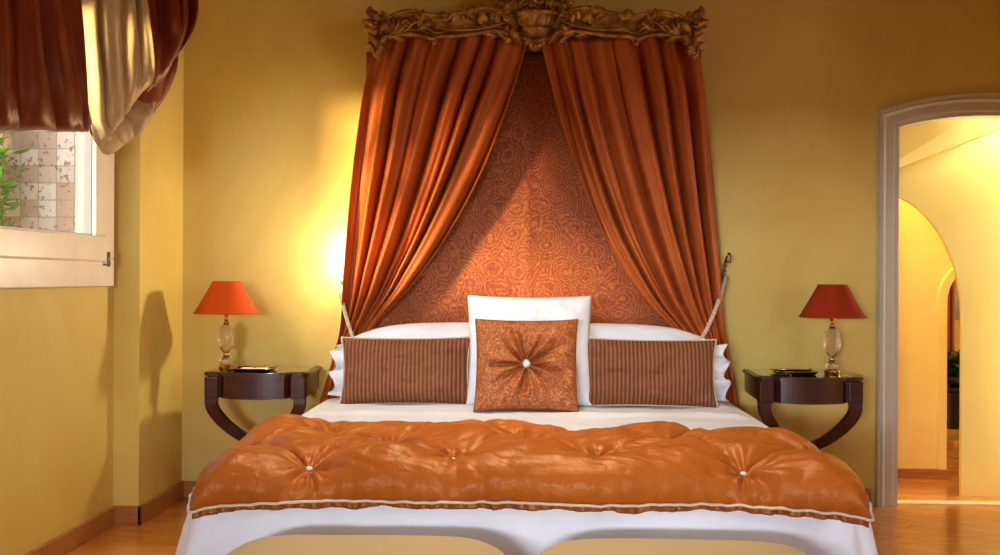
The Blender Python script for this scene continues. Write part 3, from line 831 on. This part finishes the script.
def lamp(px, Y, shade, label):
    x = P(px, 372, Y=Y).x
    r = thing('table_lamp', (x, Y, ZT), label, 'table lamp', 'bedside table lamps')
    c = (x, Y, ZT)
    bm = bmesh.new(); lathe(bm, [(.036, .0005), (.038, .004), (.038, .018), (.032, .022), (.028, .024)], c, 40); obj('base', bm, M['brass'], r, auto=40)
    fl8 = lambda k_, a, zz: .06 * math.cos(12 * a)
    bm = bmesh.new(); lathe(bm, [(.02, .024), (.03, .028), (.032, .04), (.026, .052), (.016, .058), (.013, .066)], c, 48, fl8); obj('crystal_foot', bm, M['crystal'], r)
    bm = bmesh.new(); lathe(bm, [(.014, .0665), (.016, .069), (.016, .074), (.011, .078)], c, 24); obj('collar', bm, M['brass'], r)
    bm = bmesh.new(); lathe(bm, [(.011, .0785), (.018, .088), (.03, .105), (.036, .125), (.038, .15), (.036, .178), (.031, .196), (.036, .2), (.034, .206), (.022, .214), (.014, .222), (.012, .23)], c, 48, fl8); obj('crystal_body', bm, M['crystal'], r)
    bm = bmesh.new(); lathe(bm, [(.012, .2305), (.014, .234), (.008, .24), (.008, .262), (.012, .264), (.012, .285), (.004, .287)], c, 24); obj('stem', bm, M['brass'], r)
    # shade: open truncated cone with bound rims
    bm = bmesh.new(); n = 64; rings = []
    z0, z1, ra, rb = .275, .432, .156, .067
    for zz, rr in ((z0, ra), (z0 + (z1 - z0) * .33, ra + (rb - ra) * .345), (z0 + (z1 - z0) * .66, ra + (rb - ra) * .68), (z1, rb), (z1, rb - .003), (z0, ra - .003)):
        rings.append([Vector((x + rr * math.cos(2 * PI * i / n), Y + rr * math.sin(2 * PI * i / n), ZT + zz)) for i in range(n + 1)])
    rings.append(rings[0]); grid(bm, rings); bmesh.ops.remove_doubles(bm, verts=bm.verts, dist=1e-5)
    sh = obj('lamp_shade', bm, shade, r, auto=40)
    bm = bmesh.new()
    for zz, rr in ((z0 + .002, ra), (z1 - .002, rb)):
        tube(bm, [Vector((x + rr * math.cos(2 * PI * i / n), Y + rr * math.sin(2 * PI * i / n), ZT + zz)) for i in range(n + 1)], .0028, 6, cap=False)
    for k_ in range(3):
        a = 2 * PI * k_ / 3
        tube(bm, [Vector((x, Y, ZT + z0 + .012)), Vector((x + (ra - .01) * math.cos(a), Y + (ra - .01) * math.sin(a), ZT + z0 + .01))], .0015, 5)
    obj('rim', bm, shade, sh)
    return r
lamp(226, 4.93, M['shade_o'], 'crystal and brass table lamp with a bright orange shade')
lamp(832, 4.93, M['shade_r'], 'crystal and brass table lamp with a darker red shade')

def tray(px, Y, label, papers):
    c = P(px, 372, Y=Y); x = c.x; w, d = .085, .055
    r = thing('tray', (x, Y, ZT), label, 'tray', 'small trays on the consoles')
    prof = [(1, 1, .004), (1.12, 1.18, .014), (1.14, 1.2, .014), (1.02, 1.02, .001), (0.9, .9, .001)]
    bm = bmesh.new(); box(bm, (x - w, Y - d, ZT + .001), (x + w, Y + d, ZT + .005), .002)
    rows = []
    for sx_, sy_, zz in prof[:4]:
        ring = []
        for a, b in ((-1, -1), (0, -1), (1, -1), (1, 0), (1, 1), (0, 1), (-1, 1), (-1, 0), (-1, -1)):
            ring.append(Vector((x + a * w * sx_, Y + b * d * sy_, ZT + zz)))
        rows.append(ring)
    grid(bm, rows)
    obj('base', bm, M['tray'], r, smooth=False)
    bm = bmesh.new()
    ring = [Vector((x + a * w * 1.13, Y + b * d * 1.19, ZT + .0145)) for a, b in ((-1, -1), (1, -1), (1, 1), (-1, 1), (-1, -1))]
    for a, b in zip(ring, ring[1:]): tube(bm, [a, b], .002, 6)
    for q in ring[:4]: sph(bm, q + Vector((0, 0, .003)), .005, sub=1)
    obj('rim', bm, M['brass'], r)
    return x
tx = tray(254, 4.86, 'black tray with a gilt rim holding white papers beside the orange lamp', True)
for i, dx in enumerate((-.035, .035)):
    tag(recentre(obj('paper_pad', B(((tx + dx - .03, 4.83, ZT + .0055), (tx + dx + .03, 4.89, ZT + .013)), bev=.001), M['paper'], smooth=False)),
        ('white paper pad on the tray, the one nearer the orange lamp', 'white paper pad on the tray, the one nearer the bed')[i], 'paper pad', 'paper pads on the tray')
tray(794, 4.92, 'black tray with a gilt rim and nothing white on it, beside the red lamp', False)
bx = P(782, 376, Y=4.84).x
bk = thing('closed_book', (bx, 4.86, ZT), 'thin dark closed booklet lying before the red lamp', 'book')
ZK = ZT + .016

# ------------------------------------------------------------------ bed
bed = thing('bed', (0, 4.05, 0), 'wide double bed under a white bedspread', 'bed')
obj('base', B(((-.93, 3.05, .12), (.93, 4.95, .3)), bev=.01), M['dark'], bed, smooth=False)
bm = B(((-.95, 3.06, .3), (.95, 4.95, .525)), bev=.05, seg=4); obj('mattress', bm, M['mattress'], bed)
for sx in (-1, 1):
    for yy in (3.15, 4.85):
        lathe(bm := bmesh.new(), [(.02, 0), (.028, .06), (.03, .12)], (sx * .85, yy, 0), 16); obj('leg', bm, M['legwood'], bed)

# white bedspread: rings outward from the middle, over the edge and down to the floor
def bedspread():
    bm = bmesh.new()
    hx, y0, y1, zt_ = .985, 3.01, 4.98, .555
    cx, cy = 0, (y0 + y1) / 2; hy = (y1 - y0) / 2
    n = 480
    def rr(off_, a):
        # rounded rectangle point at perimeter parameter a (0..1) with offset
        R = .07 + max(0, off_); w = hx + off_ - R; h = hy + off_ - R
        per = 4 * (w + h) + 2 * PI * R
        s = a * per
        segs = [(2 * w, 'b'), (PI * R / 2, 'c0'), (2 * h, 'r'), (PI * R / 2, 'c1'), (2 * w, 't'), (PI * R / 2, 'c2'), (2 * h, 'l'), (PI * R / 2, 'c3')]
        for L, k_ in segs:
            if s <= L + 1e-9: break
            s -= L
        t_ = s / L if L else 0
        if k_ == 'b': return Vector((-w + 2 * w * t_, -h - R)), Vector((0, -1))
        if k_ == 'r': return Vector((w + R, -h + 2 * h * t_)), Vector((1, 0))
        if k_ == 't': return Vector((w - 2 * w * t_, h + R)), Vector((0, 1))
        if k_ == 'l': return Vector((-w - R, h - 2 * h * t_)), Vector((-1, 0))
        an = {'c0': -PI / 2, 'c1': 0, 'c2': PI / 2, 'c3': PI}[k_] + t_ * PI / 2
        c = {'c0': (w, -h), 'c1': (w, h), 'c2': (-w, h), 'c3': (-w, -h)}[k_]
        d = Vector((math.cos(an), math.sin(an))); return Vector(c) + d * R, d
    rings = []
    prof = [(-.9 + .87 * (i / 26), 0) for i in range(27)]
    for i in range(1, 9):
        a = PI / 2 * i / 8; prof.append((-.03 + .05 * math.sin(a), -.05 * (1 - math.cos(a))))
    for i in range(1, 27):
        t_ = i / 26; prof.append((.02 + .11 * t_ ** .8, -.05 - .485 * t_))
    for off_, dz in prof:
        ring = []
        for i in range(n):
            p, d = rr(off_, i / n) if off_ > -.6 else (None, None)
            if p is None:
                q, d = rr(-.6, i / n); k_ = (off_ + .985) / (.385); p = q * max(.01, k_) if k_ < 1 else q
            drop = max(0, -dz - .03) / .5
            s = i / n * 6.2
            w = drop ** .8 * (.020 * math.sin(s * 2 * PI * 3.3 + 2 * ns(s * 2, 3)) * (.4 + ns(s * 3, 7) + .3) + .03 * ns(s * 5, drop * .8, 2))
            # corner folds
            corner = abs(d.x) > .05 and abs(d.y) > .05
            if corner: w += drop * .05 * (math.sin(math.atan2(d.y, d.x) * 8) * .5 + .3)
            zz = zt_ + dz
            if off_ < -.02:
                X, Yw = p.x, p.y + cy
                zz += .010 * ns(X * 2.2, Yw * 5, 1) + .004 * ns(X * 6, Yw * 14, 4)
                zz += .016 * smooth(4.28, 4.32, Yw + .03 * ns(X * 2)) * smooth(-.03, -.1, off_)
            ring.append(bm.verts.new((p.x + d.x * w, p.y + cy + d.y * w if p.y < hy - .05 else min(p.y + cy, 5.0), max(.012, zz))))
        rings.append(ring)
    for r1, r2 in zip(rings, rings[1:]):
        for i in range(n): bm.faces.new((r1[i], r1[(i + 1) % n], r2[(i + 1) % n], r2[i]))
    bm.faces.new(rings[0])
    return bm
tag(recentre(obj('bedspread', bedspread(), M['linen'])), 'white bedspread hanging over the sides and foot of the bed', 'bedspread')

# orange tufted eiderdown
TUFT = [P(310, 466, Z=.585), P(453, 462, Z=.585), P(598, 462, Z=.585), P(744, 470, Z=.585),
        P(389, 445, Z=.6), P(523, 443, Z=.6), P(668, 445, Z=.6), P(250, 452, Z=.6), P(815, 462, Z=.58),
        P(335, 437, Z=.6), P(459, 430, Z=.6), P(588, 430, Z=.6), P(700, 434, Z=.6)]
QY0, QY1, QHX = 2.965, 4.0, 1.0
def quilt_base(s, t_):
    """s -1..1 across, t 0 (back) .. 1 (front): drape over the bed edges"""
    a = s * .965; ax = abs(a); R = .20; flat = .835
    if ax <= flat: x, dz = ax, 0
    else:
        l = ax - flat; an = min(l / R, PI / 2 * .86); x = flat + R * math.sin(an); dz = -R * (1 - math.cos(an)); l -= R * an
        if l > 0: x += l * .2; dz -= l * .98
    x *= 1 if a > 0 else -1
    L = .765; b = t_ * L; fl_ = .615; R2 = .14
    yb = 3.665 - .05 * ns(s * 2.5, 1) - .06 * abs(s) ** 3
    if b <= fl_: y = yb - b; dzy = 0
    else:
        l = b - fl_; an = min(l / R2, 1.25); y = yb - fl_ - R2 * math.sin(an); dzy = -R2 * (1 - math.cos(an)); l -= R2 * an
        if l > 0: y -= l * .3; dzy -= l * .95
    return Vector((x, y, .567 - (abs(dz) ** 2 + abs(dzy) ** 2) ** .5 - .012 * abs(s) ** 4 * t_ ** 4 ))
def quilt():
    bm = bmesh.new(); nu, nv = 380, 190; top = []; bot = []
    for i in range(nv + 1):
        t_ = i / nv; r = []; rb = []
        for j in range(nu + 1):
            s = -1 + 2 * j / nu
            p = quilt_base(s, t_)
            e = .004
            q1 = quilt_base(min(1, s + e), t_) - quilt_base(max(-1, s - e), t_)
            q2 = quilt_base(s, min(1, t_ + e)) - quilt_base(s, max(0, t_ - e))
            nrm = -q1.cross(q2); nrm.normalize()
            if nrm.z < 0: nrm = -nrm
            edge = min((1 - abs(s)) * 1.1, t_ * 1.1, (1 - t_) * 1.1)
            env = (1 - math.exp(-edge / .05))
            dd = 9; h = 0; wr = 0; prod = 1
            for k_, T in enumerate(TUFT):
                dx, dy = p.x - T.x, (p.y - T.y) * 1.0
                d = math.hypot(dx, dy); dd = min(dd, d)
                prod *= 1 - .97 * math.exp(-(d / .088) ** 1.2)
                if d < .4:
                    an = math.atan2(dy, dx)
                    wr += math.exp(-d / .11) * min(1, d / .03) * (.011 * math.sin(7 * an + k_ * 1.7 + 3 * d) + .008 * math.sin(12 * an + k_ * 2.9))
            # creases joining neighbouring tufts
            cre = 0
            for a_, b_ in PAIRS:
                A2, B2 = TUFT[a_], TUFT[b_]
                ab = (B2 - A2).xy; ap = (p - A2).xy; tt = max(0, min(1, ap.dot(ab) / ab.length_squared))
                dl = (ap - ab * tt).length + .01 * ns(p.x * 9, p.y * 9)
                cre = max(cre, math.exp(-(max(0, dl) / .017) ** 1.3) * (.55 + .45 * abs(2 * tt - 1)))
            h = .09 * prod * (1 - .62 * cre) * (.85 + .5 * ns(p.x * 3, p.y * 3, 5))
            w2 = .005 * abs(ns(p.x * 11 + 3 * ns(p.y * 7, 2), p.y * 16 + p.z * 18, 12)) * 2 + .010 * ns(p.x * 6 + 2 * ns(p.y * 5), p.y * 9, 2) + .006 * ns(p.x * 14, p.y * 12, 8)
            g = math.exp(-((1 - t_) * 1.1) / .045) * .016 * ns(s * 26, t_ * 9, 6) + math.exp(-((1 - abs(s)) * 1.1) / .045) * .004 * math.sin(t_ * 110)
            r.append(p + nrm * (env * (h + wr + w2) + g + .012))
            rb.append(p + nrm * (.001 + .0 * env))
        top.append(r); bot.append(rb)
    V = grid(bm, top); Wv = grid(bm, bot)
    def seam(a, b):
        for k_ in range(len(a) - 1): bm.faces.new((a[k_], a[k_ + 1], b[k_ + 1], b[k_]))
    seam(V[0], Wv[0]); seam(V[-1], Wv[-1]); seam([r[0] for r in V], [r[0] for r in Wv]); seam([r[-1] for r in V], [r[-1] for r in Wv])
    return bm, top
PAIRS = [(0, 4), (4, 1), (1, 5), (5, 2), (2, 6), (6, 3), (4, 9), (4, 10), (5, 10), (5, 11), (6, 11), (6, 12), (0, 7), (7, 9), (3, 8), (8, 12)]
bm, qtop = quilt()
qo = obj('eiderdown', bm, M['quilt'])
tag(recentre(qo), 'puffy orange satin eiderdown with tufts across the foot of the bed', 'eiderdown')
qw = qo.location.copy()
def child_world(name, bm, mat, parent, **kw):
    return obj(name, bm, mat, parent, **kw)
bm = bmesh.new()
fr = qtop[-1]; le = [r[0] for r in qtop[::3]]; re_ = [r[-1] for r in qtop[::3]]
path = [p + Vector((-.006, 0, -.002)) for p in le] + [p + Vector((0, -.010, .002)) for p in fr[::3]] + [p + Vector((.006, 0, -.002)) for p in re_[::-1]]
tube(bm, path, .0045, 8)
obj('piping', bm, M['piping'], qo)
# lower satin band below the piping
bm = bmesh.new(); rows = []
for k_ in range(5):
    rows.append([p + Vector((0, .012 + .006 * math.sin(j * .9 + ns(j * .2) * 3) * (k_ / 4), -.024 * (k_ / 4) * (.55 + .55 * ns(j * .05, 3) + .3))) for j, p in enumerate(fr)])
grid(bm, rows); thick(bm, .006)
obj('underside_band', bm, M['quilt_back'], qo)
def surf_at(T):
    best = None
    for r in qtop:
        for p in r:
            d = (p.x - T.x) ** 2 + (p.y - T.y) ** 2
            if best is None or d < best[0]: best = (d, p)
    return best[1]
for T in TUFT[:7] + TUFT[9:]:
    c = surf_at(T); bm = bmesh.new(); sph(bm, c + Vector((0, 0, .005)), .011, (1, 1, .6), 2); obj('button', bm, M['button'], qo)

# ------------------------------------------------------------------ pillows
def pillow(name, c, W, H, T, lean, mat, label, cat, group, pinch=.05, yaw=0, roll=0, wr=1.0, seed=0, fn=None, pipe=None, n=64, flange=0, power=.5, cornerout=0.0, arch=0):
    """c: bottom centre in the world; lean: backward tilt in degrees"""
    bm = bmesh.new(); F_, Bk = [], []
    for i in range(n + 1):
        v = -1 + 2 * i / n; rf, rb = [], []
        for j in range(n + 1):
            u = -1 + 2 * j / n
            x = W / 2 * u * (1 - pinch * (1 - v * v) + cornerout * abs(u * v) ** 6); z = H / 2 * v * (1 - pinch * (1 - u * u) + cornerout * abs(u * v) ** 6)
            th = T / 2 * max(0, (1 - u ** 4)) ** power * max(0, (1 - v ** 4)) ** power
            k_ = min(1, 4 * (1 - abs(u))) * min(1, 4 * (1 - abs(v)))
            wv = wr * k_ * (.012 * ns(u * 2.2 + seed, v * 2.2, seed) + .005 * ns(u * 6, v * 6, seed + 5))
            cr = wr * .006 * math.sin(14 * (u - v * .6) + seed) * (1 - k_) * (1 - abs(u) ** 8) * (1 - abs(v) ** 8)
            f = fn(u, v) if fn else 0
            rf.append(Vector((x, -(th + wv + cr + f), z + H / 2))); rb.append(Vector((x, th - wv, z + H / 2)))
        if arch:
            for q in rf + rb: q.z *= 1 - arch * abs(2 * q.x / W) ** 3
        F_.append(rf); Bk.append(rb)
    grid(bm, F_); grid(bm, Bk)
    bmesh.ops.remove_doubles(bm, verts=bm.verts, dist=1e-4)
    o = obj(name, bm, mat, None)
    o.location = c; o.rotation_euler = Euler((math.radians(-lean), math.radians(roll), math.radians(yaw)), 'XYZ')
    tag(o, label, cat, group)
    if pipe:
        bm = bmesh.new()
        ring = F_[0] + [r[-1] for r in F_[1:]] + F_[-1][::-1][1:] + [r[0] for r in F_[::-1]][1:]
        tube(bm, ring, pipe, 6, cap=False); obj('piping', bm, M['piping'], o, local=True)
    return o, F_
ZB = .572
def at(px, py, Y): return P(px, py, Y=Y)
def bottom(px, Y, z=ZB): q = P(px, 400, Y=Y); return Vector((q.x, Y, z))
# frilled sleeping pillows, two stacked each side, upright plain ones leaning on the wall
def ruffle_strip(W, H, dep, side, seed):
    bm = bmesh.new(); rows = []
    for k_ in range(7):
        q = k_ / 6; row = []
        for i in range(121):
            t_ = i / 120
            row.append(Vector((side * (W / 2 * .97 + dep * q * (1 + .22 * math.sin(t_ * 2 * PI * 2.6 + seed + .8))), .03 * q * math.sin(t_ * 2 * PI * 2.6 + seed) + .02 * ns(t_ * 9, q, seed), .01 + (H * .95) * t_ + .014 * q * math.sin(t_ * 2 * PI * 2.6 + 1.3 + seed))))
        rows.append(row)
    grid(bm, rows); thick(bm, .003); return bm
for sx, side in ((-1, 'orange'), (1, 'red')):
    xp = 439 if sx < 0 else 620
    o, _ = pillow('bed_pillow', bottom(xp, 4.88),   .88, .365, .16, 8, M['linen_w'], 'plain white bed pillow standing behind the brown cushion on the %s-lamp side' % side, 'pillow', 'white bed pillows', pinch=.03, seed=sx + 2, power=.42, cornerout=0, wr=1.3, arch=.22,
                  fn=None, roll=(1.5 * sx))
    o, _ = pillow('frilled_pillow', bottom(436 if sx < 0 else 622, 4.74), .84, .30, .14, 14, M['linen_w'], 'white pillow with a frill sticking out behind the brown cushion on the %s-lamp side' % side, 'pillow', 'white frilled pillows', pinch=.04, seed=sx + 6, power=.45)
    obj('frill', ruffle_strip(.84, .27, .09, sx, 1.0 + sx), M['linen_w'], o, local=True)
CW = .605
pillow('corduroy_cushion', bottom(405, 4.57), .59, .305, .16, 12, M['cord'], 'long brown ribbed cushion on the orange-lamp side of the bed', 'cushion', 'brown ribbed cushions', pinch=.045, seed=1, pipe=.005, roll=-.6, cornerout=.02, wr=1.5)
pillow('corduroy_cushion', bottom(650, 4.57), .60, .305, .16, 12, M['cord'], 'long brown ribbed cushion on the red-lamp side of the bed', 'cushion', 'brown ribbed cushions', pinch=.045, seed=8, pipe=.005, roll=.5, cornerout=.02, wr=1.5)
pillow('square_pillow', bottom(529, 4.56), .575, .51, .17, 13, M['linen_w'], 'large square white pillow standing behind the orange velvet cushion', 'pillow', None, pinch=.045, seed=3, cornerout=.0, wr=1.6)
def tuft(u, v):
    d = math.hypot(u, v); an = math.atan2(v, u)
    dip = -.058 * math.exp(-(d / .20) ** 1.2)
    e = max(0, 1 - max(abs(u), abs(v)))
    pl_ = (.015 * math.sin(9 * an + .6) + .010 * math.sin(14 * an + 2 + 2 * d) + .004 * math.sin(23 * an)) * math.exp(-((d - .3) / .5) ** 2) * min(1, 3 * e)
    return dip * min(1, 5 * e) + pl_
vo_, VF = pillow('velvet_cushion', bottom(526, 4.34), .455, .41, .15, 14, M['velvet'], 'square orange crushed velvet cushion gathered at a pale button', 'cushion', None, pinch=.05, seed=5, fn=tuft, n=120, cornerout=.0, wr=1.2)
bm = bmesh.new(); sph(bm, VF[60][60] + Vector((0, -.008, 0)), .0185, (1, .5, 1), 3); obj('button', bm, M['button'], vo_, local=True)

# ------------------------------------------------------------------ ottomans at the foot
def ottoman(px0, px1, label):
    Yb, Yf = 2.83, 2.38
    xa, xb = P(px0, 550, Y=2.62).x, P(px1, 550, Y=2.62).x
    cx = (xa + xb) / 2; hw = (xb - xa) / 2; zt_ = .44
    r = thing('ottoman', (cx, (Yb + Yf) / 2, 0), label, 'ottoman', 'tan ottomans at the foot of the bed')
    bm = bmesh.new(); n = 48; rows = []
    top, side_ = [], []
    hy = (Yb - Yf) / 2; cy = (Yb + Yf) / 2
    for i in range(n + 1):
        v = -1 + 2 * i / n; row = []
        for j in range(n + 1):
            u = -1 + 2 * j / n
            # squircle mapping
            uu = u * math.sqrt(1 - v * v * .16); vv = v * math.sqrt(1 - u * u * .16)
            e = (1 - abs(u) ** 6) ** .5 * (1 - abs(v) ** 4) ** .5
            row.append(Vector((cx + hw * uu * 1.03, cy + hy * vv * 1.03, zt_ - .115 + .13 * e + .004 * ns(u * 2, v * 2, px0))))
        rows.append(row)
    V = grid(bm, rows)
    bd = [V[0][j] for j in range(n)] + [V[i][n] for i in range(n)] + [V[n][n - j] for j in range(n)] + [V[n - i][0] for i in range(n)]
    prev = bd
    for zz, sc in ((-.03, 1.012), (-.06, 1.0), (-.065, .96)):
        ring = [bm.verts.new(Vector((cx + (q.co.x - cx) * sc, cy + (q.co.y - cy) * sc, zt_ - .115 + zz))) for q in bd]
        for k_ in range(len(bd)): bm.faces.new((prev[k_], prev[(k_ + 1) % len(bd)], ring[(k_ + 1) % len(bd)], ring[k_]))
        prev = ring
    bm.faces.new(prev)
    obj('seat_cushion', bm, M['tan'], r)
    obj('frame', B(((cx - hw * .94, Yf + .03, .2), (cx + hw * .94, Yb - .03, zt_ - .18)), bev=.01), M['legwood'], r, smooth=False)
    for sx in (-1, 1):
        for yy in (Yf + .07, Yb - .07):
            lathe(bm := bmesh.new(), [(.013, 0), (.018, .02), (.024, .14), (.028, .2)], (cx + sx * hw * .84, yy, 0), 16); obj('leg', bm, M['legwood'], r)
ottoman(212, 516, 'tan upholstered ottoman at the foot of the bed, on the window side')
ottoman(528, 834, 'tan upholstered ottoman at the foot of the bed, on the doorway side')

# ------------------------------------------------------------------ balloon blind over the window
bl = thing('balloon_blind', (XW + .1, 3.5, 2.6), 'balloon blind of russet and cream taffeta bunched above the window', 'blind')
DV = Vector((.75, -.66, 0))
def bl_panel(name, A, Bc, mat, nf, amp, seed, nu=120, nv=70, bulge=0, prof=.8):
    A = [P(x, y, Y=Y) for x, y, Y in A]; Bc = [P(x, y, Y=Y) for x, y, Y in Bc]
    bm = drape(A, Bc, nv, nu, nf, amp, seed, DV, bulge, .004, prof)
    return obj(name, bm, mat, bl)
am = lambda a, b=.0: (lambda v: a * (.5 + .7 * math.sin(PI * min(1, v * .95 + .05))) + b)
bl_panel('russet_panel', [(-170, -248, 2.75), (-170, 40, 2.7), (-160, 105, 2.72), (-150, 130, 2.85), (-120, 118, 3.1)],
         [(70, -108, 3.75), (80, 30, 3.68), (84, 90, 3.66), (86, 128, 3.72), (84, 128, 3.9), (80, 112, 3.95)], M['blind_brown'], 6.5, am(.05), 2.2, 220, 80, .03)
bl_panel('cream_panel', [(72, -98, 3.88), (79, 20, 3.82), (83, 80, 3.80), (86, 128, 3.84), (96, 147, 3.86), (110, 145, 4.0)],
         [(133, -80, 4.05), (141, 10, 3.98), (149, 50, 3.95), (151, 78, 3.96), (140, 92, 4.03), (124, 101, 4.1)], M['blind_cream'], 4, am(.045), 5.4, 150, 80, .02)
bl_panel('russet_puff', [(128, -80, 4.06), (138, 10, 3.99), (147, 45, 3.96), (150, 70, 3.97), (150, 84, 4.0), (144, 92, 4.06)],
         [(182, -60, 4.3), (189, -10, 4.22), (187, 20, 4.22), (177, 46, 4.25), (163, 64, 4.28), (150, 82, 4.3)], M['blind_brown'], 3, am(.07), .7, 130, 70, .05)
bl_panel('russet_tail', [(122, 78, 4.16), (120, 92, 4.12), (122, 99, 4.14), (138, 108, 4.2), (148, 116, 4.28)],
         [(176, 50, 4.36), (176, 60, 4.34), (173, 74, 4.34), (164, 94, 4.36), (152, 113, 4.38)], M['blind_brown'], 2, am(.02), 1.1, 60, 40, .02)
bl_panel('cream_tail', [(88, 112, 3.86), (90, 135, 3.84), (98, 150, 3.88), (108, 154, 3.95), (116, 146, 4.05)],
         [(121, 94, 4.12), (138, 102, 4.1), (150, 110, 4.12), (146, 124, 4.15), (132, 136, 4.2)], M['blind_cream'], 3, am(.025), 3.3, 90, 50, .02)
obj('headrail', B(((XW + .02, 2.4, 2.54), (XW + .36, 4.58, 2.62)), bev=.004), M['white'], bl, smooth=False)

# booklet
bb_ = bmesh.new(); box(bb_, (bx - .05, 4.80 - .0, ZT + .0005), (bx + .03, 4.85, ZT + .010), .001)
obj('cover', bb_, M['tray'], bk, smooth=False)
bb_ = bmesh.new(); box(bb_, (bx - .047, 4.802, ZT + .003), (bx + .033, 4.848, ZT + .008)); obj('pages', bb_, M['paper'], bk, smooth=False)

# ------------------------------------------------------------------ light
def area(name, loc, rot, sx, sy, power, col):
    l = bpy.data.lights.new(name, 'AREA'); l.shape = 'RECTANGLE'; l.size = sx; l.size_y = sy; l.energy = power; l.color = col[:3]
    o = bpy.data.objects.new(name, l); COL.objects.link(o); o.location = loc; o.rotation_euler = rot; return o
def point(name, loc, power, col, r=.03):
    l = bpy.data.lights.new(name, 'POINT'); l.energy = power; l.color = col[:3]; l.shadow_soft_size = r
    o = bpy.data.objects.new(name, l); COL.objects.link(o); o.location = loc; return o
WARM = lin((255, 214, 150)); DAY = lin((255, 246, 232)); COOL = lin((236, 240, 255)); GOLD = lin((255, 205, 120))
area('rear_fill_light', (-1.8, -5.0, 1.47), (PI / 2, 0, 0), 2.2, .36, 470, COOL)  # added emitter far outside, fills the back wall through the rear opening
dl = area('added_top_fill', (-.1, 3.5, ZC - .12), (0, 0, 0), .6, .6, 17, lin((255, 240, 214))); dl.data.spread = math.radians(100)  # added overhead fill for bed and ottoman tops, no fixture
area('side_fill_light', (XR + .12, .5, 1.7), (0, PI / 2, 0), 1.2, 2.0, 46, COOL)  # added fill from the right, brightens the left wall and corner
# sun
sl = bpy.data.lights.new('sun', 'SUN'); sl.energy = 9.0; sl.angle = math.radians(9); sl.color = lin((255, 218, 160))[:3]
so = bpy.data.objects.new('sun', sl); COL.objects.link(so)
SD = Vector((1.0, .95, -.18)).normalized()
so.rotation_euler = SD.to_track_quat('-Z', 'Y').to_euler()
# bedside reading lights on the wall behind the curtains
r, c = sconce(355, 'small brass reading light behind the curtain on the orange-lamp side')
lp = Vector((c.x - .0, 5.15, 1.25))
tube(bm := bmesh.new(), [c + Vector((0, -.012, 0)), Vector((c.x, 5.17, c.z)), lp + Vector((0, .01, .02))], .005, 8); obj('arm', bm, M['brass'], r)
bm = bmesh.new(); sph(bm, lp, .016, (1, 1, 1.3)); obj('bulb', bm, M['bulb'], r)
point('reading_light_glow', lp, 30.0, lin((255, 244, 214)), .03)
# hidden fills added to brighten the passage and hall walls
area('passage_head_fill', (2.45, 5.29, 2.12), (math.radians(50), 0, 0), 1.1, .03, 13, DAY)
area('passage_side_fill', (2.95, 5.35, 1.1), (0, PI / 2, 0), 1.7, .08, 12, DAY)
area('hall_fill', (2.1, 5.7, 2.7), (0, 0, 0), .8, .3, 24, DAY)
area('far_room_light', (2.4, 7.0, 2.7), (0, 0, 0), .8, .6, 25, DAY)

# sky
w = bpy.data.worlds.new('sky'); SC.world = w; w.use_nodes = True
nt = w.node_tree; bg = nt.nodes['Background']
sky = nt.nodes.new('ShaderNodeTexSky'); sky.sky_type = 'NISHITA'; sky.sun_disc = False; sky.sun_elevation = math.radians(35); sky.sun_rotation = math.radians(220)
nt.links.new(sky.outputs[0], bg.inputs[0]); bg.inputs[1].default_value = .8

vs = SC.view_settings
vs.view_transform = 'Standard'; vs.look = 'None'; vs.exposure = 0.25; vs.gamma = 1.0; vs.use_curve_mapping = False
SC.cycles.use_denoising = True
SC.cycles.max_bounces = 10; SC.cycles.diffuse_bounces = 6; SC.cycles.transparent_max_bounces = 12
SC.cycles.caustics_reflective = False; SC.cycles.caustics_refractive = False
SC.cycles.sample_clamp_indirect = 6
